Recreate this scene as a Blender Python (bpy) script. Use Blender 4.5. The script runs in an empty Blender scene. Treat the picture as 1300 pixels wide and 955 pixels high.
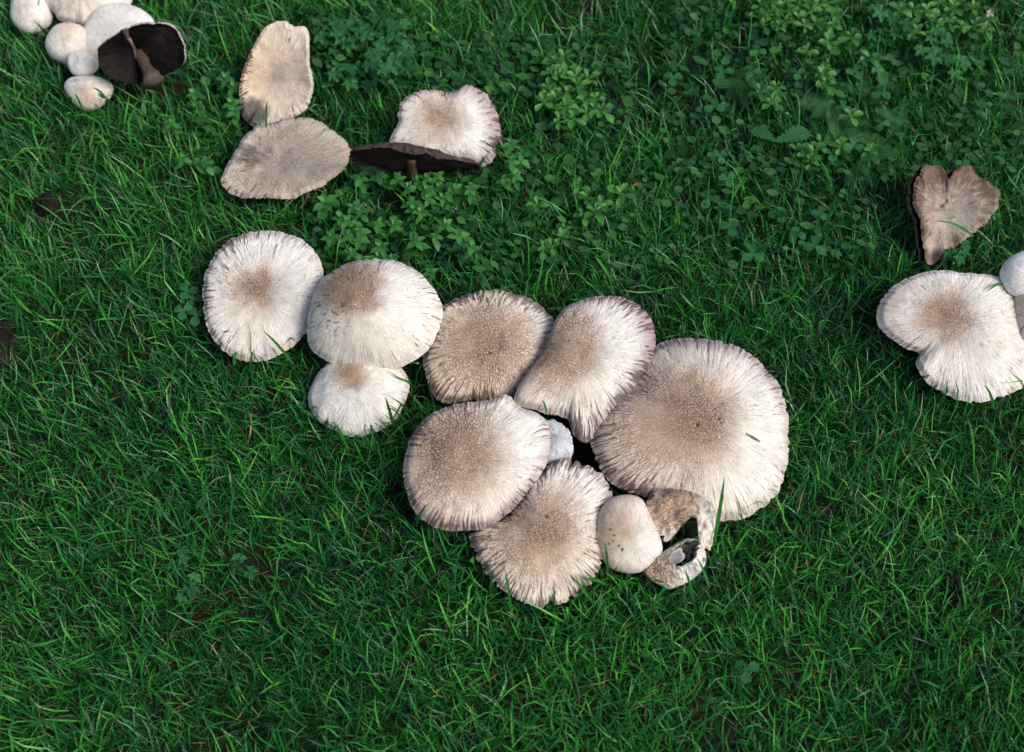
import bpy, math, random
import numpy as np
from mathutils import Vector

# ------------------------------------------------------------------ camera, sky, sun, exposure
scene = bpy.context.scene
ELEV = math.radians(62.0)
DIST = 1.50
FPX = 50.0 / 36.0 * 1300.0
cam_loc = np.array([0.0, -DIST * math.cos(ELEV), DIST * math.sin(ELEV)])
cam_f = np.array([0.0, math.cos(ELEV), -math.sin(ELEV)])
cam_u = np.array([0.0, math.sin(ELEV), math.cos(ELEV)])
cd = bpy.data.cameras.new("camera")
cam = bpy.data.objects.new("camera", cd)
scene.collection.objects.link(cam)
cam.location = cam_loc
cam.rotation_euler = (math.pi / 2 - ELEV, 0, 0)
cd.lens = 50.0
cd.sensor_width = 36.0
cd.clip_start = 0.02
cd.clip_end = 300.0
cd.dof.use_dof = True
cd.dof.focus_distance = 1.46
cd.dof.aperture_fstop = 4.5
scene.camera = cam

SUN_EL, SUN_AZ = math.radians(48), math.radians(118)     # azimuth clockwise from +Y
world = bpy.data.worlds.new("World")
scene.world = world
world.use_nodes = True
wn = world.node_tree.nodes
wl = world.node_tree.links
sky = wn.new("ShaderNodeTexSky")
sky.sky_type = 'NISHITA'
sky.sun_disc = False
sky.sun_elevation = SUN_EL
sky.sun_rotation = SUN_AZ
sky.air_density = 1.0
sky.dust_density = 3.0
sky.ozone_density = 1.0
wn["Background"].inputs["Strength"].default_value = 0.075
wl.new(sky.outputs[0], wn["Background"].inputs[0])
sd = bpy.data.lights.new("sun", 'SUN')
sd.energy = 1.5
sd.angle = math.radians(26)
sd.color = (1.0, 0.96, 0.90)
sun = bpy.data.objects.new("sun", sd)
scene.collection.objects.link(sun)
sdir = Vector((math.cos(SUN_EL) * math.sin(SUN_AZ), math.cos(SUN_EL) * math.cos(SUN_AZ), math.sin(SUN_EL)))
sun.rotation_euler = sdir.to_track_quat('Z', 'Y').to_euler()
sun.location = sdir * 5
scene.view_settings.view_transform = 'Standard'
scene.view_settings.look = 'None'
scene.view_settings.gamma = 1.0
scene.view_settings.exposure = 0.92
scene.view_settings.use_curve_mapping = False

rng = np.random.default_rng(7)
random.seed(7)
COL = scene.collection

# ------------------------------------------------------------------ helpers
def ray(px):
    d = cam_f + (px[0] - 650.0) / FPX * np.array([1.0, 0, 0]) + (477.5 - px[1]) / FPX * cam_u
    return d
def at(px, z=0.0):
    d = ray(px)
    return cam_loc + d * ((z - cam_loc[2]) / d[2])
def on_plane(px, P, n):
    d = ray(px)
    return cam_loc + d * (np.dot(P - cam_loc, n) / np.dot(d, n))
def unit(v):
    v = np.asarray(v, float)
    return v / np.linalg.norm(v)
def sm(a, b, x):
    t = np.clip((x - a) / (b - a), 0, 1)
    return t * t * (3 - 2 * t)
def mix(a, b, t):
    return a + (b - a) * t

def _h(ix, iy, iz, s):
    h = (ix * 374761393 + iy * 668265263 + iz * 2147483647 + s * 974634777) & 0xFFFFFFFF
    h = ((h ^ (h >> 13)) * 1274126177) & 0xFFFFFFFF
    h = ((h ^ (h >> 16)) * 2246822519) & 0xFFFFFFFF
    return ((h ^ (h >> 15)) & 0xFFFF) / 32767.5 - 1.0
def noise(x, y, z, s=0):
    x, y, z = np.broadcast_arrays(np.asarray(x, float), np.asarray(y, float), np.asarray(z, float))
    ix, iy, iz = np.floor(x).astype(np.int64), np.floor(y).astype(np.int64), np.floor(z).astype(np.int64)
    fx, fy, fz = x - ix, y - iy, z - iz
    fx, fy, fz = [f * f * f * (f * (f * 6 - 15) + 10) for f in (fx, fy, fz)]
    r = 0
    for dx in (0, 1):
        for dy in (0, 1):
            for dz in (0, 1):
                w = (fx if dx else 1 - fx) * (fy if dy else 1 - fy) * (fz if dz else 1 - fz)
                r = r + w * _h(ix + dx, iy + dy, iz + dz * 3, s)
    return r
def fbm(x, y, z, s=0, o=3):
    r, a = 0, 1.0
    for i in range(o):
        r = r + a * noise(x * 2 ** i, y * 2 ** i, z * 2 ** i, s + i)
        a *= 0.5
    return r / 1.75

def tag(o, label=None, cat=None, group=None, kind=None):
    if label: o["label"] = label
    if cat: o["category"] = cat
    if group: o["group"] = group
    if kind: o["kind"] = kind
    return o
def mesh_from(name, verts, faces, mat=None, smooth=True, cols=None, pol=None, crk=None, fibm=None):
    """faces: list of index arrays (k, n)."""
    me = bpy.data.meshes.new(name)
    verts = np.asarray(verts, np.float32)
    me.vertices.add(len(verts))
    me.vertices.foreach_set("co", verts.ravel())
    nl = sum(f.size for f in faces)
    npoly = sum(len(f) for f in faces)
    me.loops.add(nl)
    me.loops.foreach_set("vertex_index", np.concatenate([f.ravel() for f in faces]).astype(np.int32))
    me.polygons.add(npoly)
    tot = np.concatenate([np.full(len(f), f.shape[1]) for f in faces])
    me.polygons.foreach_set("loop_start", np.concatenate([[0], np.cumsum(tot)[:-1]]).astype(np.int32))
    me.update(calc_edges=True)
    me.validate()
    if smooth:
        me.polygons.foreach_set("use_smooth", np.ones(npoly, bool))
    if cols is not None:
        a = me.attributes.new("tint", 'FLOAT_COLOR', 'POINT')
        c = np.ones((len(verts), 4), np.float32)
        c[:, :3] = cols
        a.data.foreach_set("color", c.ravel())
    if pol is not None:
        a = me.attributes.new("pol", 'FLOAT_VECTOR', 'POINT')
        a.data.foreach_set("vector", np.asarray(pol, np.float32).ravel())
    if crk is not None:
        a = me.attributes.new("crk", 'FLOAT', 'POINT')
        a.data.foreach_set("value", np.asarray(crk, np.float32).ravel())
    if fibm is not None:
        a = me.attributes.new("fibm", 'FLOAT', 'POINT')
        a.data.foreach_set("value", np.asarray(fibm, np.float32).ravel())
    if mat: me.materials.append(mat)
    return me
def link(name, me, parent=None):
    o = bpy.data.objects.new(name, me)
    COL.objects.link(o)
    if parent is not None: o.parent = parent
    return o
def empty(name, loc):
    o = bpy.data.objects.new(name, None)
    COL.objects.link(o)
    o.location = loc
    o.empty_display_size = 0.02
    return o

# ------------------------------------------------------------------ materials
def new_mat(name):
    m = bpy.data.materials.new(name)
    m.use_nodes = True
    nt = m.node_tree
    b = nt.nodes["Principled BSDF"]
    def N(t, **kw):
        n = nt.nodes.new(t)
        for k, v in kw.items():
            if k in n.inputs: n.inputs[k].default_value = v
            else: setattr(n, k, v)
        return n
    return m, nt, b, N, nt.links.new

def ramp(N, pts):
    r = N("ShaderNodeValToRGB")
    e = r.color_ramp.elements
    while len(e) < len(pts): e.new(0.5)
    for i, (p, c) in enumerate(pts):
        e[i].position = p
        e[i].color = (*c, 1) if len(c) == 3 else c
    return r

def cap_material():
    m, nt, b, N, L = new_mat("mushroom_skin")
    tint = N("ShaderNodeAttribute", attribute_name="tint")
    pol = N("ShaderNodeAttribute", attribute_name="pol")
    crk = N("ShaderNodeAttribute", attribute_name="crk")
    co = N("ShaderNodeTexCoord")
    # areolate cracking: rounded cells at the crown, drawn out along the fibres farther out
    mp = N("ShaderNodeVectorMath", operation='MULTIPLY')
    mp.inputs[1].default_value = (0.62, 0.62, 15)
    L(pol.outputs["Vector"], mp.inputs[0])
    wob = N("ShaderNodeTexNoise", Scale=190.0, Detail=3.0)
    L(co.outputs["Object"], wob.inputs["Vector"])
    wadd = N("ShaderNodeVectorMath", operation='MULTIPLY_ADD')
    wadd.inputs[1].default_value = (1.6, 1.6, 1.2)
    L(wob.outputs["Color"], wadd.inputs[0]); L(mp.outputs[0], wadd.inputs[2])
    v1 = N("ShaderNodeTexVoronoi", Scale=1.0, feature='DISTANCE_TO_EDGE')
    L(wadd.outputs[0], v1.inputs["Vector"])
    wadd2 = N("ShaderNodeVectorMath", operation='MULTIPLY_ADD')
    wadd2.inputs[1].default_value = (0.006, 0.006, 0.006)
    L(wob.outputs["Color"], wadd2.inputs[0]); L(co.outputs["Object"], wadd2.inputs[2])
    v2 = N("ShaderNodeTexVoronoi", Scale=350.0, feature='DISTANCE_TO_EDGE')
    L(wadd2.outputs[0], v2.inputs["Vector"])
    r1 = N("ShaderNodeMapRange", **{"From Min": 0.0, "From Max": 0.20, "To Min": 1.0, "To Max": 0.0})
    L(v1.outputs["Distance"], r1.inputs["Value"])
    r2 = N("ShaderNodeMapRange", **{"From Min": 0.0, "From Max": 0.20, "To Min": 1.0, "To Max": 0.0})
    L(v2.outputs["Distance"], r2.inputs["Value"])
    sep = N("ShaderNodeSeparateXYZ"); L(pol.outputs["Vector"], sep.inputs[0])
    fr = N("ShaderNodeMapRange", **{"From Min": 0.25, "From Max": 0.5}); L(sep.outputs["Z"], fr.inputs["Value"])
    mx = N("ShaderNodeMix", data_type='FLOAT')
    L(fr.outputs[0], mx.inputs[0]); L(r2.outputs[0], mx.inputs[2]); L(r1.outputs[0], mx.inputs[3])
    crack = N("ShaderNodeMath", operation='MULTIPLY'); L(mx.outputs[0], crack.inputs[0]); L(crk.outputs["Fac"], crack.inputs[1])
    # fine radial fibrils
    mp2 = N("ShaderNodeVectorMath", operation='MULTIPLY'); mp2.inputs[1].default_value = (2.1, 2.1, 6)
    L(pol.outputs["Vector"], mp2.inputs[0])
    fib = N("ShaderNodeTexNoise", Scale=1.0, Detail=3.0, Roughness=0.6); L(mp2.outputs[0], fib.inputs["Vector"])
    grain = N("ShaderNodeTexNoise", Scale=900.0, Detail=3.0, Roughness=0.65); L(co.outputs["Object"], grain.inputs["Vector"])
    blot = N("ShaderNodeTexNoise", Scale=70.0, Detail=4.0, Roughness=0.6); L(co.outputs["Object"], blot.inputs["Vector"])
    def mr(src, lo, hi, a=0.3, bb=0.7):
        n = N("ShaderNodeMapRange", **{"From Min": a, "From Max": bb, "To Min": lo, "To Max": hi}); L(src, n.inputs["Value"]); return n.outputs[0]
    f1 = N("ShaderNodeMath", operation='MULTIPLY'); L(mr(fib.outputs["Fac"], 0.80, 1.14), f1.inputs[0]); L(mr(grain.outputs["Fac"], 0.84, 1.15), f1.inputs[1])
    f2 = N("ShaderNodeMath", operation='MULTIPLY'); L(f1.outputs[0], f2.inputs[0]); L(mr(blot.outputs["Fac"], 0.86, 1.08), f2.inputs[1])
    col = N("ShaderNodeVectorMath", operation='SCALE'); L(tint.outputs["Color"], col.inputs[0]); L(f2.outputs[0], col.inputs["Scale"])
    dark = N("ShaderNodeMix", data_type='RGBA', blend_type='MULTIPLY')
    dark.inputs[7].default_value = (0.27, 0.19, 0.15, 1)
    L(crack.outputs[0], dark.inputs[0]); L(col.outputs[0], dark.inputs[6])
    # dark flesh showing in the splits between fibre bundles
    fm = N("ShaderNodeAttribute", attribute_name="fibm")
    mp3 = N("ShaderNodeVectorMath", operation='MULTIPLY'); mp3.inputs[1].default_value = (1.0, 1.0, 3.2)
    wb = N("ShaderNodeTexNoise", Scale=60.0, Detail=1.0); L(co.outputs["Object"], wb.inputs["Vector"])
    wb2 = N("ShaderNodeVectorMath", operation='MULTIPLY_ADD'); wb2.inputs[1].default_value = (1.5, 1.5, 0.8)
    L(pol.outputs["Vector"], mp3.inputs[0]); L(wb.outputs["Color"], wb2.inputs[0]); L(mp3.outputs[0], wb2.inputs[2])
    sp_ = N("ShaderNodeTexNoise", Scale=1.0, Detail=2.0, Roughness=0.55); L(wb2.outputs[0], sp_.inputs["Vector"])
    thr = N("ShaderNodeMath", operation='MULTIPLY_ADD'); thr.inputs[1].default_value = 0.34; thr.inputs[2].default_value = -0.70
    L(fm.outputs["Fac"], thr.inputs[0])
    sa = N("ShaderNodeMath", operation='ADD'); L(sp_.outputs["Fac"], sa.inputs[0]); L(thr.outputs[0], sa.inputs[1])
    sg_ = N("ShaderNodeMath", operation='MULTIPLY', use_clamp=True); sg_.inputs[1].default_value = 10.0; L(sa.outputs[0], sg_.inputs[0])
    sm_ = N("ShaderNodeMath", operation='MULTIPLY'); sm_.inputs[1].default_value = 0.80; L(sg_.outputs[0], sm_.inputs[0])
    split = N("ShaderNodeMix", data_type='RGBA', blend_type='MULTIPLY'); split.inputs[7].default_value = (0.22, 0.165, 0.165, 1)
    L(sm_.outputs[0], split.inputs[0]); L(dark.outputs[2], split.inputs[6])
    L(split.outputs[2], b.inputs["Base Color"])
    b.inputs["Roughness"].default_value = 0.72
    b.inputs["Specular IOR Level"].default_value = 0.25
    b.inputs["Subsurface Weight"].default_value = 0.12
    b.inputs["Subsurface Radius"].default_value = (0.004, 0.0025, 0.0015)
    hgt = N("ShaderNodeMath", operation='MULTIPLY_ADD'); hgt.inputs[1].default_value = -0.9
    L(crack.outputs[0], hgt.inputs[0]); L(fib.outputs["Fac"], hgt.inputs[2])
    h2 = N("ShaderNodeMath", operation='MULTIPLY_ADD'); h2.inputs[1].default_value = 0.5
    L(grain.outputs["Fac"], h2.inputs[0]); L(hgt.outputs[0], h2.inputs[2])
    h3 = N("ShaderNodeMath", operation='MULTIPLY_ADD'); h3.inputs[1].default_value = -1.2
    L(sg_.outputs[0], h3.inputs[0]); L(h2.outputs[0], h3.inputs[2])
    bp = N("ShaderNodeBump", Strength=0.9, Distance=0.0019); L(h3.outputs[0], bp.inputs["Height"])
    L(bp.outputs[0], b.inputs["Normal"])
    return m

def gill_material():
    m, nt, b, N, L = new_mat("mushroom_gills")
    tint = N("ShaderNodeAttribute", attribute_name="tint")
    co = N("ShaderNodeTexCoord")
    g = N("ShaderNodeTexNoise", Scale=350.0, Detail=3.0); L(co.outputs["Object"], g.inputs["Vector"])
    mr = N("ShaderNodeMapRange", **{"From Min": 0.3, "From Max": 0.7, "To Min": 0.6, "To Max": 1.4}); L(g.outputs["Fac"], mr.inputs["Value"])
    c = N("ShaderNodeVectorMath", operation='SCALE'); L(tint.outputs["Color"], c.inputs[0]); L(mr.outputs[0], c.inputs["Scale"])
    L(c.outputs[0], b.inputs["Base Color"])
    b.inputs["Roughness"].default_value = 0.8
    b.inputs["Specular IOR Level"].default_value = 0.2
    return m

def stem_material():
    m, nt, b, N, L = new_mat("mushroom_stem")
    tint = N("ShaderNodeAttribute", attribute_name="tint")
    co = N("ShaderNodeTexCoord")
    mp = N("ShaderNodeMapping"); mp.inputs["Scale"].default_value = (1, 1, 0.15); L(co.outputs["Object"], mp.inputs["Vector"])
    g = N("ShaderNodeTexNoise", Scale=420.0, Detail=4.0, Roughness=0.65); L(mp.outputs[0], g.inputs["Vector"])
    mr = N("ShaderNodeMapRange", **{"From Min": 0.3, "From Max": 0.7, "To Min": 0.62, "To Max": 1.12}); L(g.outputs["Fac"], mr.inputs["Value"])
    c = N("ShaderNodeVectorMath", operation='SCALE'); L(tint.outputs["Color"], c.inputs[0]); L(mr.outputs[0], c.inputs["Scale"])
    L(c.outputs[0], b.inputs["Base Color"])
    b.inputs["Roughness"].default_value = 0.75
    bp = N("ShaderNodeBump", Strength=0.5, Distance=0.001); L(g.outputs["Fac"], bp.inputs["Height"]); L(bp.outputs[0], b.inputs["Normal"])
    return m

def leafy_material(name, rough=0.42, trans=0.28, spec=0.45, color=None, vein=0.0):
    m, nt, b, N, L = new_mat(name)
    co = N("ShaderNodeTexCoord")
    g = N("ShaderNodeTexNoise", Scale=220.0, Detail=2.0); L(co.outputs["Object"], g.inputs["Vector"])
    mr = N("ShaderNodeMapRange", **{"From Min": 0.3, "From Max": 0.7, "To Min": 0.78, "To Max": 1.2}); L(g.outputs["Fac"], mr.inputs["Value"])
    c = N("ShaderNodeVectorMath", operation='SCALE'); L(mr.outputs[0], c.inputs["Scale"])
    if color is None:
        t = N("ShaderNodeAttribute", attribute_name="tint"); L(t.outputs["Color"], c.inputs[0])
    else:
        oi = N("ShaderNodeObjectInfo")
        r = ramp(N, [(0.0, tuple(x * 0.65 for x in color)), (0.5, color), (1.0, (color[0] * 1.7, color[1] * 1.3, color[2] * 1.2))])
        L(oi.outputs["Random"], r.inputs[0]); L(r.outputs[0], c.inputs[0])
    L(c.outputs[0], b.inputs["Base Color"])
    b.inputs["Roughness"].default_value = rough
    b.inputs["Specular IOR Level"].default_value = spec
    tr = N("ShaderNodeBsdfTranslucent")
    c2 = N("ShaderNodeVectorMath", operation='MULTIPLY'); c2.inputs[1].default_value = (1.3, 1.25, 0.6)
    L(c.outputs[0], c2.inputs[0]); L(c2.outputs[0], tr.inputs["Color"])
    ms = N("ShaderNodeMixShader"); ms.inputs[0].default_value = trans
    L(b.outputs[0], ms.inputs[1]); L(tr.outputs[0], ms.inputs[2])
    L(ms.outputs[0], nt.nodes["Material Output"].inputs["Surface"])
    return m

def soil_material(name, lawn=False):
    m, nt, b, N, L = new_mat(name)
    co = N("ShaderNodeTexCoord")
    g = N("ShaderNodeTexNoise", Scale=60.0, Detail=6.0, Roughness=0.7); L(co.outputs["Object"], g.inputs["Vector"])
    r = ramp(N, [(0.3, (0.006, 0.005, 0.004)), (0.55, (0.018, 0.013, 0.009)), (0.8, (0.05, 0.036, 0.023))]); L(g.outputs["Fac"], r.inputs[0])
    if lawn:
        g2 = N("ShaderNodeTexNoise", Scale=25.0, Detail=5.0, Roughness=0.7); L(co.outputs["Object"], g2.inputs["Vector"])
        r2 = ramp(N, [(0.35, (0.006, 0.012, 0.004)), (0.7, (0.012, 0.026, 0.008))]); L(g2.outputs["Fac"], r2.inputs[0])
        mxn = N("ShaderNodeMix", data_type='RGBA')
        g3 = N("ShaderNodeTexNoise", Scale=14.0, Detail=3.0); L(co.outputs["Object"], g3.inputs["Vector"])
        mr = N("ShaderNodeMapRange", **{"From Min": 0.35, "From Max": 0.6}); L(g3.outputs["Fac"], mr.inputs["Value"])
        L(mr.outputs[0], mxn.inputs[0]); L(r.outputs[0], mxn.inputs[6]); L(r2.outputs[0], mxn.inputs[7])
        L(mxn.outputs[2], b.inputs["Base Color"])
    else:
        L(r.outputs[0], b.inputs["Base Color"])
    b.inputs["Roughness"].default_value = 0.95
    b.inputs["Specular IOR Level"].default_value = 0.15
    bp = N("ShaderNodeBump", Strength=1.0, Distance=0.006); L(g.outputs["Fac"], bp.inputs["Height"]); L(bp.outputs[0], b.inputs["Normal"])
    return m

M_CAP, M_GILL, M_STEM = cap_material(), gill_material(), stem_material()
M_GRASS = leafy_material("grass_blades", 0.33, 0.22, 0.5)
M_COVER = leafy_material("small_weed_leaves", 0.6, 0.25, 0.18)
M_SOIL, M_CLOD = soil_material("soil_under_lawn", True), soil_material("dark_wet_soil")
M_CHICK = leafy_material("chickweed_leaf", 0.45, 0.30, 0.4, (0.056, 0.215, 0.042))
M_SPRIG = leafy_material("glossy_weed_leaf", 0.48, 0.22, 0.35, (0.045, 0.195, 0.045))
M_GERAN = leafy_material("cranesbill_leaf", 0.7, 0.22, 0.14, (0.028, 0.135, 0.045))
M_YARROW = leafy_material("yarrow_leaf", 0.5, 0.25, 0.35, (0.026, 0.130, 0.036))
M_WSTEM = leafy_material("weed_stem", 0.5, 0.2, 0.35, (0.085, 0.19, 0.04))
M_DRY = leafy_material("dry_leaf_litter", 0.7, 0.15, 0.2, (0.15, 0.075, 0.03))
M_PETAL = leafy_material("white_petal", 0.6, 0.3, 0.3, (0.45, 0.45, 0.38))

# ------------------------------------------------------------------ ground
def ground():
    n = 60
    s = np.sign(np.linspace(-1, 1, n)) * np.abs(np.linspace(-1, 1, n)) ** 3 * 60
    X, Y = np.meshgrid(s, s)
    Z = 0.006 * fbm(X * 9, Y * 9, 0 * X, 3) * np.exp(-(X ** 2 + Y ** 2) / 40) - 0.004
    V = np.stack([X, Y, Z], -1).reshape(-1, 3)
    i = np.arange(n * n).reshape(n, n)
    F = np.stack([i[:-1, :-1], i[:-1, 1:], i[1:, 1:], i[1:, :-1]], -1).reshape(-1, 4)
    o = link("ground", mesh_from("ground", V, [F], M_SOIL))
    tag(o, "dark damp soil showing between the grass blades", "ground", kind="structure")
ground()

# ------------------------------------------------------------------ mushrooms
FOOT = []          # footprints, so the grass stays under and around the caps

WHITE = np.array([0.88, 0.835, 0.765])
CREAM = np.array([0.82, 0.62, 0.41])
TAN = np.array([0.70, 0.505, 0.355])
BROWN = np.array([0.43, 0.29, 0.195])
LILAC = np.array([0.37, 0.262, 0.275])
GAP = np.array([0.13, 0.095, 0.095])
GREY = np.array([0.40, 0.36, 0.34])

def catmull(pts, k=12):
    p = np.asarray(pts, float)
    a, b, c, d = np.roll(p, 1, 0), p, np.roll(p, -1, 0), np.roll(p, -2, 0)
    t = (np.arange(k) / k)[None, :, None]
    a, b, c, d = [q[:, None] for q in (a, b, c, d)]
    r = 0.5 * (2 * b + (c - a) * t + (2 * a - 5 * b + 4 * c - d) * t ** 2 + (3 * b - a - 3 * c + d) * t ** 3)
    return r.reshape(-1, 2)

def polar_faces(nr, na, fan=True, off=0):
    """vertex 0 = pole when fan; ring j, angle i -> 1 + j*na + i"""
    i = np.arange(na); i2 = (i + 1) % na
    fs = []
    base = off + (1 if fan else 0)
    if fan:
        fs.append(np.stack([np.full(na, off), base + i, base + i2], -1))
    j = np.arange(nr - 1)[:, None]
    q = np.stack([base + j * na + i, base + (j + 1) * na + i, base + (j + 1) * na + i2, base + j * na + i2], -1).reshape(-1, 4)
    fs.append(q)
    return fs

def mushroom(label, outline, pole, z, n=(0, -0.25, 1), seed=0, kind="flat", H=0.02, p=2.0, dimple=0.0, dimr=0.25, und=0.006,
             thick=0.016, rimt=0.004, fringe=0.02, apex=None, rc=(0.25, 0.7), tan=1.0, core=0.25, corea=0.6, ecc=0.0, eccd=0.0,
             cream=0.4, creamd=200, gap=0.6, g0=0.5, gapd=None, lil=0.6, lilw=0.12, lild=None, crk=1.0, base=WHITE, tancol=TAN, browncol=BROWN,
             spots=(), stem=True, stem_r=0.013, stem_px=None, group=None, flip=False, gillcol=(0.035, 0.022, 0.017), dome=None, egg=0.8,
             name="mushroom", flare=0.35, extra=None, stain=0.0, staind=0, gill_shift=(0, 0), stemcol=(0.66, 0.62, 0.58), lean=(0, 0), cat="mushroom", cavity=None, warp=None):
    if kind == "flat" and H > 0.005: H = H * 1.5
    n = unit(n)
    if not flip and n[2] > 0.88: z = z * 0.74          # caps sit low in the turf
    P = at(pole, z)
    up_img = cam_u
    u = unit(np.array([1.0, 0, 0]) - n * n[0])
    v = np.cross(n, u)
    sgn = 1.0
    if flip:                                   # the gill side is the one towards the viewer
        v = -v                                 # keep v pointing up in the picture
    ol = catmull(outline)
    L3 = np.array([on_plane(q, P, n) for q in ol]) - P
    a, b = L3 @ u, L3 @ v
    th, r = np.arctan2(b, a), np.hypot(a, b)
    o_ = np.argsort(th); th, r = th[o_], r[o_]
    per_px = np.sum(np.hypot(*(np.roll(ol, -1, 0) - ol).T))
    na = int(np.clip(per_px * (1.7 if kind == "cup" else 1.05), 140, 820))
    nr = int(np.clip(per_px / (3.6 if kind == "cup" else 7.5), 22, 100))
    T = np.linspace(-math.pi, math.pi, na, endpoint=False)
    R = np.interp(T, th, r, period=2 * math.pi)
    Rm = float(np.mean(R))
    rho = (np.arange(1, nr + 1) / nr)[:, None] ** 0.9
    C, S = np.cos(T)[None], np.sin(T)[None]
    fa = per_px * 0.050
    sd_ = seed * 17 + 5
    # ragged margin
    fr = 0.55 * noise(C * fa * 0.5, S * fa * 0.5, 0.3, sd_) + 0.6 * noise(C * fa, S * fa, 0.7, sd_ + 1)
    fr = np.where(fr > 0, fr * 0.5, fr * 1.3) + 0.25 * noise(C * 6, S * 6, 0, sd_ + 2)
    kern = np.hanning(max(5, na // 4)); kern /= kern.sum()
    Rs = np.convolve(np.concatenate([R, R, R]), kern, 'same')[na:2 * na]
    Rs = np.minimum(Rs, R * 1.22)
    Rb = mix(Rs[None], R[None], sm(0.25, 0.95, rho))
    Re = Rb * (1 + fringe * fr * sm(0.72, 1.0, rho) * 1.6)
    X = rho * Re * C
    Y = rho * Re * S
    # pattern fields
    f1 = noise(C * fa, S * fa, rho * 3.0, sd_ + 3)
    f2 = noise(C * fa * 1.9, S * fa * 1.9, rho * 4.0, sd_ + 4)
    lo = fbm(X / Rm * 2.2, Y / Rm * 2.2, 0 * X, sd_ + 5)
    mid = fbm(X / Rm * 7, Y / Rm * 7, 0 * X, sd_ + 6)
    ap = (0.0, 0.0)
    if apex is not None:
        q = on_plane(apex, P, n) - P
        ap = (q @ u, q @ v)
    dx, dy = X - ap[0], Y - ap[1]
    ph = np.arctan2(dy, dx)
    # distance from the crown, scaled so the margin is 1
    qd = rho * 0.5 + 0.5 * np.hypot(dx, dy) / Rm if apex is None else np.hypot(dx, dy) / Rm
    qd = qd * (1 + ecc * np.cos(ph - math.radians(eccd)))
    dirf = lambda d, k=1.0: np.clip(0.5 + 0.5 * np.cos(np.arctan2(Y, X) - math.radians(d)), 0, 1) ** k
    # height
    if kind == "flat":
        h = H * (1 - rho ** p) - dimple * np.exp(-(rho / dimr) ** 2)
        h = h + und * rho ** 2 * (noise(C * 1.6, S * 1.6, 0.2, sd_ + 7) + 0.5 * noise(C * 3.5, S * 3.5, 0.2, sd_ + 8))
        h = h - 0.0035 * sm(0.9, 1.0, rho)
    elif kind == "egg":
        h = H * np.sqrt(np.clip(1 - rho ** 2.0, 0, 1))
        h = h + min(und, 0.0012) * noise(X / Rm * 1.6, Y / Rm * 1.6, 0 * X, sd_ + 11) * (1 - rho ** 2)
    elif kind == "dome":                        # height by position over an ellipse: broken caps
        (cx, cy), rx, ry = dome
        q = on_plane((cx, cy), P, n) - P
        ex, ey = (X - q @ u) / rx, (Y - q @ v) / ry
        h = H * np.sqrt(np.clip(1 - np.minimum(ex ** 2 + ey ** 2, 0.985), 0, 1)) + und * lo + 0.0022 * mid
    elif kind == "cup":
        ca, sa_ = math.cos(0.70), math.sin(0.70)
        qx, qy = X / Rm - 0.14, Y / Rm - 0.16
        qa, qb = qx * ca + qy * sa_, -qx * sa_ + qy * ca
        rq = np.hypot(qa / 0.66, qb / 0.40) + 0.16 * noise(X / Rm * 3.2, Y / Rm * 3.2, 0 * X, sd_) + 0.10 * noise(X / Rm * 9, Y / Rm * 9, 0 * X, sd_ + 1)
        crest = 1 + 0.35 * noise(C * 1.3, S * 1.3, 0, sd_ + 2) + 0.15 * mid - 0.45 * dirf(120, 3.0)
        h = H * np.sqrt(np.clip(1 - rho ** 2, 0, 1)) * crest + 0.0025 * lo
        h = mix(h, -0.9 * H + 0 * h, sm(1.06, 0.92, rq)) + H * 0.16 * sm(1.35, 1.08, rq) * sm(0.95, 1.08, rq)
    if warp is not None:
        h = h + warp(X / Rm, Y / Rm, rho) * Rm
    else:
        h = h + 0 * X
    # radial gaps between the fibre bundles
    gd = (1.0 if gapd is None else mix(gapd[1], 1.0, dirf(gapd[0]))) * (0.82 + 0.55 * noise(C * 2.6, S * 2.6, rho * 0.8, sd_ + 50)).clip(0.2, 1.2)
    gn = noise(C * fa * 0.85, S * fa * 0.85, rho * 5.0, sd_ + 9) + 0.35 * f2
    gm = sm(0.22, 0.55, gn + 0.25 * (gd - 1) + 0.12 * lo) * sm(g0, g0 + 0.28, rho + 0.08 * lo) * gap * gd
    gm2 = sm(0.35, 0.75, f1) * sm(g0 - 0.2, g0 + 0.3, rho) * gap * gd * 0.45
    gm = np.clip(np.maximum(gm, gm2), 0, 1)
    disp = 0.0028 * lo * (1 - rho ** 4) + 0.0011 * noise(C * fa * 0.28, S * fa * 0.28, rho * 1.5, sd_ + 12) * sm(0.45, 1, rho) - 0.0020 * gm + 0.00035 * f1 * sm(0.35, 0.9, rho) + 0.0006 * mid * (1 - rho)
    if kind in ("egg", "dome", "cup"): disp = disp * 0.5
    h = h + disp
    # pigment, plus the light's warm and white sides painted in
    c = base[None, None] * (1 + 0.05 * lo[..., None])
    cr = (cream * dirf(creamd) * (0.75 + 0.5 * lo))[..., None]  # warm flank of the light put into the colour as cream, by direction
    c = mix(c, CREAM, np.clip(cr, 0, 1))
    cm = (1 - sm(rc[0], rc[1], qd + 0.14 * lo + 0.07 * f1 + 0.08 * mid)) * tan
    c = mix(c, tancol, np.clip(cm, 0, 1)[..., None])
    co_ = (1 - sm(core * 0.3, core * 1.7, qd + 0.10 * lo + 0.08 * mid)) * corea
    c = mix(c, browncol, np.clip(co_, 0, 1)[..., None])
    if stain > 0:
        c = mix(c, GREY * 0.6, (stain * dirf(staind, 2.0) * sm(-0.3, 0.5, lo + mid * 0.5 + rho - 0.6))[..., None].clip(0, 1))
    ld = 1.0 if lild is None else mix(lild[1], 1.0, dirf(lild[0]))
    lm = sm(1 - lilw * 2.0 * (0.4 + 0.6 * ld), 1.0 - 0.15 * lilw, rho + 0.04 * f1 + 0.03 * lo) * lil * ld
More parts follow.
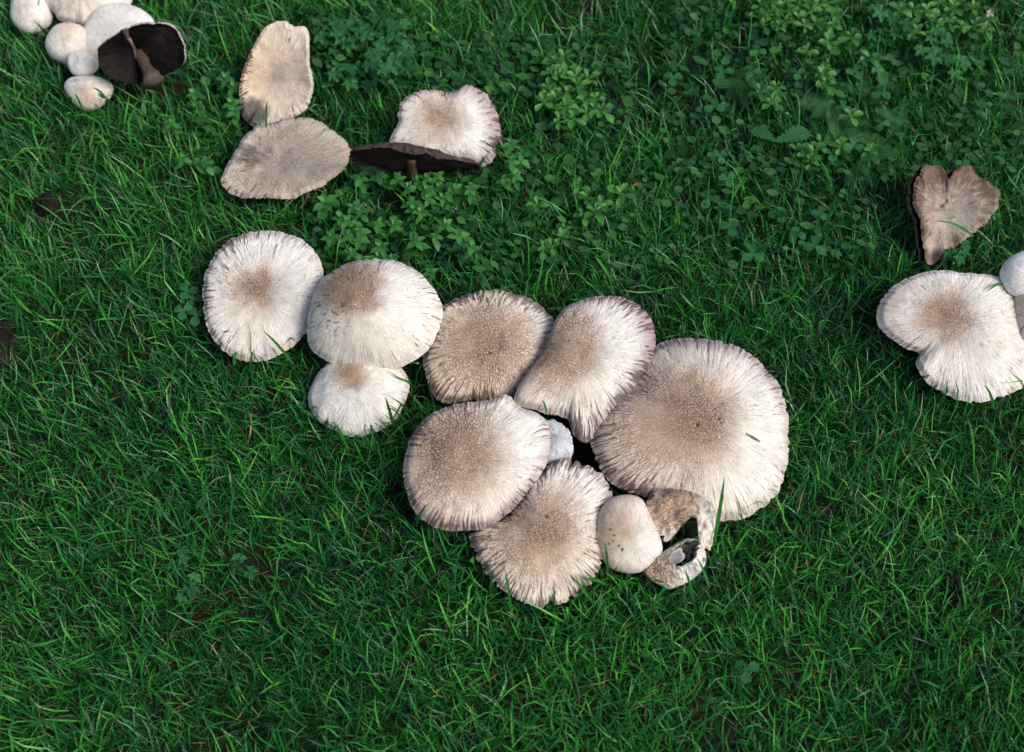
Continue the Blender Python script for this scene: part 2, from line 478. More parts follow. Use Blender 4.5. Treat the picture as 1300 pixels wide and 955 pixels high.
    c = mix(c, LILAC * (1 + 0.25 * f1[..., None]), np.clip(lm, 0, 1)[..., None])
    c = mix(c, GAP * (1 + 0.3 * lo[..., None]), (gm * 0.25)[..., None])
    fibm = np.clip(gap * gd * (sm(g0 - 0.04, 1.04, rho + 0.08 * lo) + 0.10 * lo) + 0.25 * lm, 0, 1) + 0 * X
    blot = sm(0.25, 0.75, fbm(X / Rm * 3.1, Y / Rm * 3.1, 0 * X, sd_ + 40) + 0.4 * mid)
    c = mix(c, np.array([0.47, 0.40, 0.37]), (blot * (0.04 if kind == "egg" else 0.13))[..., None])
    c = mix(c, CREAM * 0.95, (sm(0.2, 0.8, fbm(X / Rm * 2.3, Y / Rm * 2.3, 0 * X + 5, sd_ + 43) + 0.3 * f1) * 0.30)[..., None])
    speck = sm(0.62, 0.8, noise(X * 420, Y * 420, 0 * X, sd_ + 44)) * sm(0.0, 0.5, noise(X * 40, Y * 40, 0 * X, sd_ + 45))
    c = mix(c, np.array([0.12, 0.08, 0.06]), (speck * (0.10 if kind == "egg" else 0.30))[..., None])
    for (sx, sy, sr) in spots:
        q = on_plane((sx, sy), P, n) - P
        d = np.hypot(X - q @ u, Y - q @ v)
        c = mix(c, np.array([0.07, 0.045, 0.035]), (0.85 * (1 - sm(sr * 0.4 * 8.3e-4, sr * 8.3e-4, d * (1 + 0.4 * mid))))[..., None])
    if kind == "cup":
        c = mix(c, np.array([0.78, 0.74, 0.70]), (sm(0.0, 0.5, X / Rm + 0.4 * lo) * 0.85)[..., None])
        c = mix(c, np.array([0.70, 0.64, 0.58]), (sm(0.96, 1.02, rq) * sm(1.22, 1.08, rq) * 0.8)[..., None])
        c = mix(c, np.array([0.20, 0.13, 0.10]), (sm(0.25, 0.6, mid) * sm(1.0, 1.1, rq) * 0.6)[..., None])
        c = mix(c, np.array([0.025, 0.018, 0.016]), sm(1.04, 0.96, rq)[..., None])
    if extra is not None:
        c = extra(c, X / Rm, Y / Rm, rho, lo, mid, f1)
    cracks = np.clip(cm * 1.1 * (1 - 0.4 * sm(0.75, 1, rho)) + 0.08, 0, 1) * crk * (0.62 + 0.6 * lo)
    if kind == "cup": cracks = cracks * sm(1.0, 1.2, rq)
    cracks = np.clip(cracks, 0, 1)
    # assemble the upper skin and the rolled edge
    rings_xyh = [np.stack([X, Y, h], -1)]
    cols = [c]; crs = [cracks]; rhos = [rho + 0 * X]
    hr = h[-1]; Xr, Yr = X[-1], Y[-1]; cl = c[-1]
    if kind == "egg":
        ks = np.linspace(0.06, 1.0, 9)
        prof = [(math.cos(k * math.pi / 2) ** 0.8 if k < 1 else 0.02, -H * egg * math.sin(k * math.pi / 2)) for k in ks]
    elif kind == "cup":
        prof = [(0.93, -H * 0.35), (0.8, -H * 0.7), (0.5, -H * 0.9), (0.02, -H)]
    else:
        prof = [(0.998, -0.4 * rimt), (0.990, -0.8 * rimt), (0.975, -rimt)]
    for (k, dz) in prof:
        rings_xyh.append(np.stack([Xr * k, Yr * k, hr * (k if kind != "dome" else 1) + dz], -1)[None])
        cols.append(cl[None] * (0.97 if kind == "egg" else 0.85)); crs.append(np.zeros((1, na))); rhos.append(np.full((1, na), 1.0))
    G = np.concatenate(rings_xyh, 0)
    Cc = np.concatenate(cols, 0); Kk = np.concatenate(crs, 0); Rr = np.concatenate(rhos, 0)
    sg = -1.0 if flip else 1.0
    def world_(A):
        # local h is along +n (upper side); with flip the n given points towards the ground side
        return A[..., 0:1] * u + A[..., 1:2] * v + A[..., 2:3] * n
    pts = world_(G).reshape(-1, 3)
    pole_h = float(h[0].mean())
    pts = np.concatenate([[pole_h * n], pts])
    ccol = np.concatenate([[c[0].mean(0)], Cc.reshape(-1, 3)])
    polv = np.stack([np.broadcast_to(C * fa, Rr.shape), np.broadcast_to(S * fa, Rr.shape), Rr], -1).reshape(-1, 3)
    polv = np.concatenate([[[1, 0, 0]], polv])
    kk = np.concatenate([[Kk[0].mean()], Kk.ravel()])
    fm_ = np.concatenate([[0.0], fibm.ravel(), np.repeat(fibm[-1:], len(prof), 0).ravel() * (0.3 if kind == "egg" else 1)])
    base_loc = np.array([P[0], P[1], 0.0])
    root = empty(name, base_loc)
    tag(root, label, cat, group)
    shift = P - base_loc
    me = mesh_from("cap", pts + shift, polar_faces(len(G), na), M_CAP, cols=ccol, pol=polv, crk=kk, fibm=fm_)
    link("cap", me, root)
    # gills
    gill_pole = pole_h * n - n * thick
    if kind in ("flat", "dome"):
        ng = int(max(per_px * 0.95, 120)) if flip else na
        ng = na
        nrg = 26 if flip else 12
        rg = np.linspace(0.06, 0.985, nrg)[:, None]
        idx = np.clip(np.searchsorted(rho[:, 0], rg[:, 0]), 0, nr - 1)
        hg = h[idx] - rimt - (thick - rimt) * (1 - rg ** 3) ** 0.8
        saw = np.where(np.arange(na) % 2 == 0, 1.0, -1.0)[None] * (0.0011 if flip else 0.0005) * (rg > 0.1)
        kx = Re[idx] * rg
        gx, gy = kx * C + gill_shift[0], kx * S + gill_shift[1]
        A = np.stack([gx, gy, hg + saw], -1)
        gp = world_(A).reshape(-1, 3)
        gp = np.concatenate([[gill_pole + gill_shift[0] * u + gill_shift[1] * v], gp])
        gl = fbm(gx / Rm * 3, gy / Rm * 3, 0 * gx, sd_ + 20)
        gf = noise(C * fa, S * fa, rg * 2, sd_ + 21)
        gcol = np.array(gillcol)[None, None] * (1 + 0.8 * gl + 0.6 * gf + 0.45 * np.sign(saw))[..., None].clip(0.25, 3)
        gcol = np.concatenate([[gcol[0].mean(0)], gcol.reshape(-1, 3)])
        mg = mesh_from("gills", gp + shift, [f[:, ::-1] for f in polar_faces(nrg, na)], M_GILL, cols=gcol)
        link("gills", mg, root)
    # stem
    if stem:
        top = shift + gill_pole + n * 0.002
        if stem_px is not None:
            bot = at(stem_px[0], stem_px[1]) - base_loc
        else:
            bot = np.array([top[0] + lean[0], top[1] + lean[1], -0.004])
        ns, ma = 10, 20
        ax = bot - top
        w = unit(ax); e1 = unit(np.cross(w, [0.3, 1, 0.2])); e2 = np.cross(w, e1)
        t = np.linspace(0, 1, ns)[:, None]; a_ = np.linspace(0, 2 * math.pi, ma, endpoint=False)[None]
        rr = stem_r * (0.92 - 0.15 * np.sin(t * math.pi) + flare * t ** 3) * (1 + 0.12 * noise(np.cos(a_) * 2, np.sin(a_) * 2, t * 3, sd_ + 30) + 0.25 * flare * noise(np.cos(a_) * 4, np.sin(a_) * 4, t * 6, sd_ + 31))
        sp = top + t[..., None] * ax + rr[..., None] * (np.cos(a_)[..., None] * e1 + np.sin(a_)[..., None] * e2)
        sp = np.concatenate([[top], sp.reshape(-1, 3), [bot + w * 0.003]])
        fs = polar_faces(ns, ma)
        i = np.arange(ma)
        fs.append(np.stack([np.full(ma, 1 + ns * ma), 1 + (ns - 1) * ma + (i + 1) % ma, 1 + (ns - 1) * ma + i], -1))
        sc = np.array(stemcol)[None] * (1 + 0.2 * noise(sp[:, 0] * 120, sp[:, 1] * 120, sp[:, 2] * 60, sd_)[:, None])
        link("stem", mesh_from("stem", sp, fs, M_STEM, cols=sc), root)
    # footprint in the ground plane
    rim = world_(np.stack([Xr, Yr, hr], -1)) + P
    d2 = rim[:, :2] - P[:2]
    ta, ra = np.arctan2(d2[:, 1], d2[:, 0]), np.hypot(d2[:, 0], d2[:, 1])
    k_ = np.argsort(ta)
    FOOT.append(dict(ok=(not flip and n[2] > 0.88 and H > 0), c=P, n=n if n[2] > 0 else -n, t=ta[k_], r=ra[k_], depth=(H * egg + 0.004) if kind in ("egg", "cup") else thick + 0.006, top=H))
    return root

GA = "mushrooms in the ring of big caps"
GB = "mushrooms in the trio left of the big caps"
GC = "old mushrooms behind the trio"
GD = "mushrooms in the top left clump"
GE = "mushrooms at the right edge"

# --- the big cluster
mushroom("largest mushroom cap, broad and brown centred, at the right end of the big cluster",
    [(749,560),(752,540),(772,512),(796,482),(812,456),(833,436),(865,428),(905,430),(940,440),(970,460),(990,485),(1001,520),(1003,560),(998,600),(985,630),(960,650),(930,661),(900,660),(860,650),(820,632),(790,622),(765,600)],
    (880,545), 0.048, (0.04,-0.20,1), 1, H=0.020, p=2.2, dimple=0.002, und=0.006, fringe=0.012, rc=(0.20,0.88), ecc=0.42, eccd=-15, tan=0.95, core=0.30, corea=0.4,
    cream=0.5, creamd=215, gap=0.6, g0=0.50, gapd=(150,0.45), lil=0.75, lilw=0.11, lild=(120,0.45), spots=[(880,549,3.2),(907,541,3),(909,546,2),(911,522,2),(942,558,1.8)]+[(943+2*k,559+0.85*k,1.6+1.0*math.sin(0.35*k)) for k in range(9)], stain=0.45, staind=110, stem_r=0.018, group=GA)
mushroom("tan mushroom cap with dark radial splits, at the upper left of the big cluster",
    [(537,455),(540,430),(552,400),(578,378),(610,368),(645,368),(675,378),(697,395),(708,415),(702,450),(684,480),(662,500),(630,509),(600,509),(570,512),(553,506),(541,480)],
    (622,441), 0.050, (-0.03,-0.22,1), 2, H=0.014, dimple=0.004, und=0.005, fringe=0.016, rc=(0.35,1.15), tan=0.85, core=0.42, corea=0.35, cream=0.8, creamd=200, gap=0.95, g0=0.48,
    gapd=(110,0.72), lil=0.45, lilw=0.08, spots=[(624,455,2.6)], group=GA)
mushroom("oval mushroom cap with wide lilac grey right margin, pressed against the largest cap",
    [(653,510),(664,480),(688,446),(703,412),(714,392),(735,380),(765,374),(795,378),(818,392),(831,418),(831,445),(820,480),(800,512),(775,538),(745,561),(728,550),(721,533),(700,526),(675,521)],
    (735,455), 0.074, (0.0,-0.22,1), 3, H=0.012, dimple=0.003, und=0.004, fringe=0.014, apex=(715,448), rc=(0.45,0.98), ecc=0.30, eccd=-30, tan=0.85, core=0.35, corea=0.30, cream=0.45, creamd=210,
    gap=0.75, g0=0.55, gapd=(-30,0.45), lil=0.95, lilw=0.17, lild=(-5,0.25), spots=[(722,438,1.6),(728,420,1.4)], stem_r=0.014, group=GA)
mushroom("tan mushroom cap with white right band, at the lower left of the big cluster",
    [(511,605),(514,575),(525,545),(550,521),(585,510),(622,507),(643,499),(660,514),(688,527),(698,545),(697,575),(688,600),(665,630),(640,655),(615,670),(585,674),(550,668),(527,650),(516,628)],
    (603,588), 0.078, (-0.04,-0.24,1), 4, H=0.012, dimple=0.003, und=0.004, fringe=0.010, apex=(590,580), rc=(0.30,1.15), ecc=0.35, eccd=-25, tan=0.85, core=0.35, corea=0.3, cream=0.7, creamd=200,
    gap=0.55, g0=0.6, gapd=(160,0.55), lil=0.9, lilw=0.12, lild=(250,0.45), group=GA)
def patchG(c, x, y, rho, lo, mid, f1):
    m = sm(0.2, 0.7, 1 - np.hypot((x + 0.42) / 0.16, (y + 0.02) / 0.24) + 0.5 * mid)
    return mix(c, np.array([0.86, 0.80, 0.71]), m[..., None] * 0.5)
mushroom("ragged mushroom cap with torn fringe and brown crown, lowest of the big caps",
    [(598,678),(612,667),(635,658),(655,640),(675,612),(700,588),(722,583),(745,592),(765,605),(777,622),(771,650),(768,690),(765,715),(745,745),(715,765),(685,771),(650,757),(625,738),(606,710)],
    (688,680), 0.047, (-0.02,-0.20,1), 5, H=0.014, dimple=0.002, und=0.006, fringe=0.045, rc=(0.30,1.0), ecc=0.2, eccd=-30, tan=0.88, core=0.38, corea=0.35, cream=0.75, creamd=250, gap=1.0, g0=0.52,
    extra=patchG, gapd=(190,0.75), lil=0.6, lilw=0.08, lild=(60,0.5), spots=[(694,661,2.8),(648,654,5)], group=GA)
mushroom("smooth pale button mushroom with brown flecks, beside the lowest big cap",
    [(755,675),(760,650),(775,633),(797,628),(815,634),(826,655),(838,682),(841,700),(832,715),(812,727),(790,727),(770,718),(758,697)],
    (796,676), 0.046, (0.0,-0.42,1), 6, kind="egg", H=0.030, und=0.002, fringe=0.0, apex=(785,668), rc=(0.1,1.0), ecc=0.35, eccd=-10, tan=0.55, core=0.3, corea=0.15, cream=1.0, creamd=175, gap=0.12, g0=0.7,
    lil=0.1, crk=0.18, spots=[(773,672,1.8),(777,679,2.2),(776,686,2),(783,692,2.2),(787,697,2.4),(771,690,1.4)], stem_r=0.014, group=GA)
mushroom("broken brown button mushroom with an arched hole, leaning on the largest cap",
    [(818,655),(822,634),(845,622),(875,626),(899,640),(908,664),(906,690),(894,698),(885,688),(883,668),(877,655),(863,668),(854,680),(846,687),(833,681),(822,669)],
    (880,641), 0.042, (0.0,-0.36,1), 7, kind="dome", dome=((862,655), 0.043, 0.034), H=0.024, und=0.006, fringe=0.075, thick=0.005, rimt=0.003, apex=(848,640), rc=(0.7,1.5), tan=0.9, core=0.5, corea=0.3,
    cream=0.4, creamd=240, gap=0.1, lil=0.15, crk=1.0, stain=0.5, staind=50, stem=True, stem_r=0.008, lean=(-0.01,0.012), group=GA)
mushroom("small torn open mushroom showing its grey core, in the grass below the largest cap",
    [(817,725),(822,711),(838,703),(855,692),(870,684),(885,686),(895,699),(896,715),(885,731),(870,741),(850,748),(838,743),(824,735)],
    (863,709), 0.034, (0.05,-0.25,1), 8, kind="cup", H=0.017, und=0.002, fringe=0.01, rc=(0.3,1.3), apex=(828,725), tan=0.9, core=0.6, corea=0.3, cream=0.1, gap=0.1, lil=0.0, crk=1.0, stem=False, group=GA)
# the grey core of the torn mushroom
def core_piece(root_label, px, z):
    root = [o for o in COL.objects if o.get("label", "").startswith(root_label)][0]
    P = at(px, z) - np.array(root.location)
    ang = np.linspace(0, 2 * math.pi, 16, endpoint=False)
    d = unit([0.25, -0.35, 1]); e1 = unit([0.75, 0.55, 0]); e1 = unit(e1 - d * (e1 @ d)); e2 = np.cross(d, e1)
    prof = [(0.86, 0.000), (1.0, -0.0012), (0.96, -0.006), (0.9, -0.016)]
    ang = np.linspace(0, 2 * math.pi, 28, endpoint=False)
    sq = 1 / (np.abs(np.cos(ang)) ** 4 + np.abs(np.sin(ang)) ** 4) ** 0.25       # a squarish, broken cross-section
    rr = sq * (1 + 0.16 * noise(np.cos(ang) * 2, np.sin(ang) * 2, 0, 5) + 0.07 * noise(np.cos(ang) * 7, np.sin(ang) * 7, 0, 6))
    prof = [(0.35, -0.0022), (0.7, -0.0012), (0.92, 0.0004), (1.0, -0.0008), (0.96, -0.006), (0.9, -0.018)]
    V = [P - d * 0.0025]; cc = [(0.24, 0.24, 0.26)]
    for q, (k, dz) in enumerate(prof):
        for a_, r_ in zip(ang, rr):
            jit = 0.0010 * float(noise(math.cos(a_) * 4, math.sin(a_) * 4, q, 9))
            V.append(P + d * (dz + jit) + k * r_ * (0.0115 * math.cos(a_) * e1 + 0.0066 * math.sin(a_) * e2))
            cc.append((0.27, 0.27, 0.29) if q < 2 else ((0.52, 0.48, 0.44) if q < 4 else (0.16, 0.12, 0.10)))
    o = link("stem", mesh_from("stem", np.array(V), polar_faces(6, 28), M_STEM, cols=np.array(cc)), root)
    o["label"] = "cut grey stem core"
core_piece("small torn open", (856,709), 0.032)
mushroom("pale bluish white broken stem chunk wedged between the tan and oval big caps",
    [(684,590),(686,548),(697,530),(711,536),(722,545),(728,556),(727,570),(723,584),(708,594)],
    (708,560), 0.055, (0.25,-0.25,1), 9, kind="flat", H=0.010, p=1.5, thick=0.02, und=0.006, fringe=0.07, rc=(0,0.1), tan=0, corea=0, cream=0.0, gap=0.25, lil=0.35, lilw=0.05, crk=0.1, base=np.array([0.68,0.70,0.74]),
    stem=False, name="mushroom_stem_chunk", cat="stem chunk")

# --- the trio on the left
mushroom("flat white mushroom cap with lilac rim and dented crown, leftmost of the trio",
    [(255,378),(258,350),(268,325),(290,303),(320,294),(352,293),(380,302),(400,320),(411,345),(408,372),(398,392),(393,410),(380,430),(360,446),(340,456),(318,459),(293,452),(272,434),(260,410)],
    (335,375), 0.060, (-0.04,-0.30,1), 11, H=0.006, dimple=0.008, dimr=0.42, und=0.005, fringe=0.016, apex=(326,365), rc=(0.10,0.62), ecc=0.10, eccd=0, tan=0.8, core=0.22, corea=0.75, cream=0.15, creamd=220,
    gap=0.48, g0=0.42, gapd=(160,0.35), lil=0.55, lilw=0.12, lild=(160,0.5), stain=0.0, group=GB)
def scales12(c, x, y, rho, lo, mid, f1):
    m = sm(0.35, 0.55, noise(x * 26, y * 26, 0, 91)) * np.clip(1 - np.hypot(x + 0.62, y + 0.05) / 0.5, 0, 1) ** 0.5
    return mix(c, np.array([0.24, 0.155, 0.105]), (0.85 * m)[..., None])
mushroom("small white mushroom with brown crown tucked under the domed cap",
    [(390,508),(396,485),(410,465),(438,450),(475,448),(500,458),(515,474),(520,492),(512,515),(498,538),(470,550),(445,554),(420,545),(400,530)],
    (455,494), 0.030, (0.0,-0.30,1), 12, H=0.017, p=2.4, und=0.003, fringe=0.010, apex=(447,480), rc=(0.12,0.58), tan=0.85, core=0.25, corea=0.6, cream=0.12, creamd=120, gap=0.22, g0=0.6, lil=0.3, lilw=0.06, lild=(20,0.2), crk=0.8, group=GB)
mushroom("domed white mushroom with brown scaly crown, above the small white one",
    [(389,420),(392,395),(400,366),(418,344),(445,332),(480,328),(512,333),(540,352),(556,375),(562,395),(556,420),(543,443),(520,460),(488,473),(455,468),(425,462),(403,452),(392,438)],
    (470,400), 0.078, (0.0,-0.34,1), 13, H=0.030, p=2.3, und=0.003, fringe=0.010, apex=(450,372), rc=(0.30,0.72), ecc=0.0, tan=0.95, core=0.40, corea=0.55, cream=0.35, creamd=215, gap=0.30, g0=0.6, lil=0.22, lilw=0.08, lild=(150,0.3),
    crk=0.9, extra=scales12, stem_r=0.014, group=GB)

# --- old mushrooms, upper middle
def dark8(c, x, y, rho, lo, mid, f1):
    m = np.clip(1.15 - np.hypot((x + 0.55) / 0.42, (y + 0.85) / 0.42), 0, 1)
    c = mix(c, np.array([0.10, 0.08, 0.085]), sm(0.1, 0.6, m + 0.2 * mid)[..., None] * 0.9)
    g = sm(0.35, 0.8, 1 - np.hypot((x - 0.05) / 0.45, (y - 0.1) / 0.5) + 0.3 * mid)
    return mix(c, np.array([0.40, 0.36, 0.34]), g[..., None] * 0.6)
mushroom("upright old tan cap with raised cream rim, standing behind the grey flat cap",
    [(303,120),(306,95),(315,70),(330,42),(346,29),(361,27),(374,33),(388,33),(393,50),(393,80),(398,102),(395,125),(385,142),(365,153),(345,162),(328,165),(310,152),(304,135)],
    (350,96), 0.055, (0.10,-0.75,1), 14, H=-0.010, p=2.4, und=0.006, fringe=0.016, apex=(352,92), rc=(0.5,1.3), tan=0.45, core=0.3, corea=0.2, cream=0.7, creamd=170, base=np.array([0.70,0.65,0.57]), gap=0.7, g0=0.6, gapd=(190,0.3), lil=0.35, lilw=0.06,
    lild=(200,0.2), crk=0.35, extra=dark8, stem_r=0.012, group=GC)
def dark9(c, x, y, rho, lo, mid, f1):
    m = sm(0.2, 0.9, 0.9 - np.hypot((x + 0.62) / 0.65, (y - 0.1) / 0.6) + 0.45 * mid + 0.25 * f1)
    c = mix(c, np.array([0.13, 0.105, 0.095]), m[..., None] * 0.8)
    w = sm(0.2, 0.8, 1 - np.hypot((x - 0.1) / 0.6, (y + 0.05) / 0.55) + 0.3 * mid)
    return mix(c, np.array([0.60, 0.54, 0.49]), w[..., None] * 0.5)
mushroom("flat grey tan old mushroom with wavy thin edge, left of the dark gilled one",
    [(281,232),(284,215),(295,195),(314,169),(344,151),(375,145),(405,150),(425,165),(444,183),(440,202),(425,222),(405,236),(385,245),(360,252),(330,250),(300,245)],
    (357,204), 0.055, (0.0,-0.12,1), 15, H=-0.003, p=2, dimple=0.006, und=0.007, fringe=0.022, rc=(0.5,1.4), tan=0.8, core=0.25, corea=0.35, cream=0.75, creamd=290, gap=0.35, g0=0.4, gapd=(190,0.5), lil=0.35, lilw=0.05, crk=0.6,
    base=np.array([0.55,0.50,0.45]), tancol=np.array([0.50,0.42,0.34]), extra=dark9, thick=0.010, rimt=0.003, stem_r=0.009, group=GC)
mushroom("white mushroom with brown crown and frayed lilac edge, behind the dark gilled one",
    [(503,160),(506,135),(520,120),(550,114),(576,115),(590,108),(606,112),(622,125),(632,145),(635,170),(631,190),(622,207),(612,211),(590,207),(560,204),(522,195),(496,181)],
    (564,155), 0.060, (0.02,-0.50,1), 16, H=0.006, dimple=0.006, und=0.007, fringe=0.030, apex=(556,150), rc=(0.12,0.85), tan=0.75, core=0.22, corea=0.55, cream=0.15, creamd=200, gap=0.55, g0=0.55, gapd=(10,0.4), lil=0.9, lilw=0.20,
    lild=(10,0.5), crk=0.9, stem_r=0.012, group=GC)
tow = unit(-ray((525,196)))
nn = unit(np.array([-0.05, 0.80, 0.60]) - 0.0 * tow)
nn = unit(nn - tow * (nn @ tow) - 0.24 * tow)
mushroom("edge on old mushroom showing dark brown gills and a short brown stem",
    [(443,185),(455,181),(480,179),(505,182),(530,188),(560,196),(590,203),(608,206),(600,209),(575,212),(548,213),(515,211),(485,207),(460,200),(447,192)],
    (522,197), 0.072, nn, 17, H=0.006, und=0.004, fringe=0.05, rimt=0.0010, base=np.array([0.06,0.042,0.034]), rc=(0.1,0.3), cream=0.0, gap=0.4, lil=0.0, flip=True, thick=0.014, gillcol=(0.020,0.012,0.010), stem_px=((522,224),0.012), stem_r=0.0065, stemcol=(0.085,0.045,0.022), group=GC)

# --- clump in the top left corner
mushroom("white egg shaped button mushroom at the far left of the top left clump",
    [(14,15),(18,-5),(35,-16),(52,-10),(62,5),(67,20),(62,32),(50,40),(38,43),(25,38),(16,28)],
    (40,14), 0.034, (0,-0.5,1), 21, kind="egg", H=0.022, fringe=0.0, rc=(0.0,0.9), tan=0.12, core=0.2, corea=0.1, cream=0.35, creamd=200, gap=0.0, lil=0.0, crk=0.0, base=np.array([0.88,0.85,0.79]), stem_r=0.01, group=GD)
mushroom("broad cream cap cut by the top edge of the picture in the top left clump",
    [(52,-5),(70,-30),(105,-42),(140,-32),(165,-12),(160,10),(130,28),(108,34),(92,30),(75,26),(68,16),(58,5)],
    (110,-2), 0.052, (0,-0.40,1), 22, H=0.016, fringe=0.012, rc=(0.1,0.8), tan=0.4, core=0.2, corea=0.2, cream=0.3, creamd=240, gap=0.25, g0=0.6, lil=0.15, crk=0.3, group=GD)
mushroom("round cream button mushroom left of the white dome in the top left clump",
    [(58,58),(62,45),(72,33),(90,29),(108,36),(114,55),(110,75),(95,84),(78,80),(64,72)],
    (86,57), 0.034, (0,-0.5,1), 23, kind="egg", H=0.022, fringe=0.0, rc=(0.0,1.0), tan=0.35, apex=(90,40), core=0.3, corea=0.12, cream=0.4, creamd=60, gap=0.0, lil=0.1, crk=0.1, stem_r=0.010, group=GD)
mushroom("large smooth white domed mushroom behind the overturned dark gilled one",
    [(100,60),(105,42),(112,25),(125,10),(145,4),(165,6),(183,14),(195,26),(198,45),(180,66),(150,80),(122,82),(105,74)],
    (148,40), 0.036, (0.02,-0.5,1), 24, kind="egg", H=0.022, egg=1.0, und=0.002, fringe=0.0, rc=(0,1.0), apex=(165,15), tan=0.12, corea=0.08, cream=0.28, creamd=220, gap=0.04, g0=0.7, lil=0.0, crk=0.0, base=np.array([0.90,0.88,0.84]), stem_r=0.016, group=GD)
mushroom("tiny smooth white button mushroom above the lowest cap of the top left clump",
    [(86,82),(88,70),(98,65),(112,67),(122,75),(125,84),(118,93),(105,97),(92,94)],
    (105,80), 0.046, (0,-0.45,1), 25, kind="egg", H=0.015, fringe=0.0, rc=(0,1), tan=0.08, corea=0.05, cream=0.15, creamd=250, gap=0.0, lil=0.0, crk=0.0, base=np.array([0.88,0.86,0.82]), stem_r=0.008, group=GD)
mushroom("lowest white cap of the top left clump, cracked with a buff lower side",
    [(82,112),(88,101),(105,97),(125,98),(140,105),(144,113),(138,126),(125,137),(110,141),(98,136),(88,126)],
    (112,118), 0.024, (0,-0.45,1), 26, kind="egg", H=0.020, fringe=0.01, rc=(0.2,1.2), apex=(115,128), tan=0.35, core=0.3, corea=0.2, cream=0.6, creamd=270, gap=0.25, g0=0.4, lil=0.1, crk=0.5, stem=False, group=GD)
def torn5(c, x, y, rho, lo, mid, f1): return c
mushroom("overturned mushroom with black brown gills and a ragged pale stem, top left clump",
    [(124,66),(127,56),(139,46),(150,38),(165,32),(185,27),(205,27),(222,35),(233,50),(237,70),(233,80),(222,88),(210,95),(188,101),(165,105),(145,98),(130,88),(125,78)],
    (174,72), 0.068, (-0.12,0.86,-0.52), 27, H=0.014, und=0.008, fringe=0.02, rc=(0.2,0.8), cream=0.2, gap=0.3, lil=0.5, flip=True, thick=0.010, gillcol=(0.011,0.0075,0.007), stem_px=((195,103),0.060), stem_r=0.0075,
    stemcol=(0.085,0.055,0.040), flare=0.8, group=GD)

# --- right edge
def dark23(c, x, y, rho, lo, mid, f1):
    m = sm(0.35, 0.95, rho + 0.35 * mid + 0.2 * f1 + 0.30 * np.clip(y - 0.3 * x, -0.8, 1))
    c = mix(c, np.array([0.20, 0.13, 0.085]), m[..., None] * 0.95)
    c = mix(c, np.array([0.74, 0.69, 0.62]), (sm(0.95, 0.2, np.hypot((x - 0.05) / 0.75, (y + 0.15) / 0.85) + 0.25 * mid) * 0.5)[..., None])
    s = sm(0.25, 0.5, noise(x * 9, y * 9, 0, 77)) * np.clip(1.1 - np.hypot(x / 0.4, (y - 0.12) / 0.35), 0, 1)
    c = mix(c, np.array([0.09, 0.07, 0.065]), s[..., None] * 0.85)
    return c * (0.95 + 0.25 * mid[..., None])
def warp23(x, y, rho):
    d = x + 0.28 * (0.5 - y) * 0.9                     # across the valley that runs down from the split
    return 0.38 * np.sqrt(d * d + 0.015) + 0.16 * sm(0.35, 1.0, -x) - 0.10 * sm(0.5, 1.0, x) + 0.04 * np.sin(y * 6 + x * 3) * rho ** 2
mushroom("ragged brown heart shaped old mushroom with a split top and curled left edge",
    [(1156,252),(1160,230),(1172,212),(1188,208),(1197,216),(1203,229),(1212,217),(1228,210),(1245,222),(1263,248),(1260,268),(1250,285),(1240,292),(1225,305),(1210,318),(1195,330),(1180,336),(1173,325),(1168,300),(1164,275)],
    (1203,266), 0.050, (0.02,-0.40,1), 31, H=-0.006, und=0.012, fringe=0.04, rc=(0.3,1.2), tan=0.5, core=0.2, corea=0.2, cream=0.5, creamd=250, gap=0.45, g0=0.55, gapd=(90,0.4), lil=0.2, crk=0.9, base=np.array([0.58,0.52,0.46]), extra=dark23, warp=warp23,
    thick=0.010, gill_shift=(-0.006,-0.001), gillcol=(0.012,0.009,0.009), stem_r=0.010, group=GE)
def pinkish(c, x, y, rho, lo, mid, f1):
    m = sm(0.5, 1, rho + 0.2 * f1) * sm(0.2, -0.8, x + 0.3 * lo)
    return mix(c, np.array([0.58, 0.44, 0.38]), m[..., None] * 0.6)
def crease24(x, y, rho):
    # a fold running in from the notch, the lower lobe a little proud of the upper
    a = (x + 0.40) * 0.78 + (y + 0.42) * 0.62        # along the fold, inwards
    d = -(x + 0.40) * 0.62 + (y + 0.42) * 0.78       # across it, up positive
    k = sm(0.75, 0.0, a) * sm(-0.35, -0.1, a)
    return k * (-0.10 * np.exp(-(d / 0.10) ** 2) - 0.05 * sm(0.0, 0.15, d) * np.exp(-(d / 0.5) ** 2))
mushroom("white double lobed mushroom cap with brown crown and side notch, at the right edge",
    [(1114,405),(1117,385),(1130,366),(1155,352),(1185,344),(1215,345),(1245,348),(1268,352),(1285,370),(1297,395),(1308,430),(1306,480),(1287,498),(1255,508),(1225,508),(1195,496),(1172,480),(1163,462),(1169,447),(1150,441),(1128,425)],
    (1208,410), 0.056, (-0.04,-0.25,1), 32, H=0.010, dimple=0.003, und=0.005, fringe=0.014, apex=(1196,402), rc=(0.15,0.62), ecc=-0.1, eccd=-30, tan=0.85, core=0.26, corea=0.55, cream=0.12, creamd=300, gap=0.30, g0=0.55, lil=0.25, lilw=0.06,
    lild=(200,0.4), extra=pinkish, warp=crease24, group=GE)
mushroom("smooth white button mushroom cut by the right edge above the buff cap",
    [(1270,350),(1276,333),(1290,322),(1310,318),(1325,330),(1330,350),(1320,370),(1300,377),(1282,372)],
    (1299,348), 0.086, (0,-0.4,1), 33, kind="egg", H=0.020, fringe=0.0, rc=(0,1), tan=0.05, corea=0.03, cream=0.1, gap=0.0, lil=0.0, crk=0.0, base=np.array([0.93,0.91,0.88]), stem_r=0.010, group=GE)
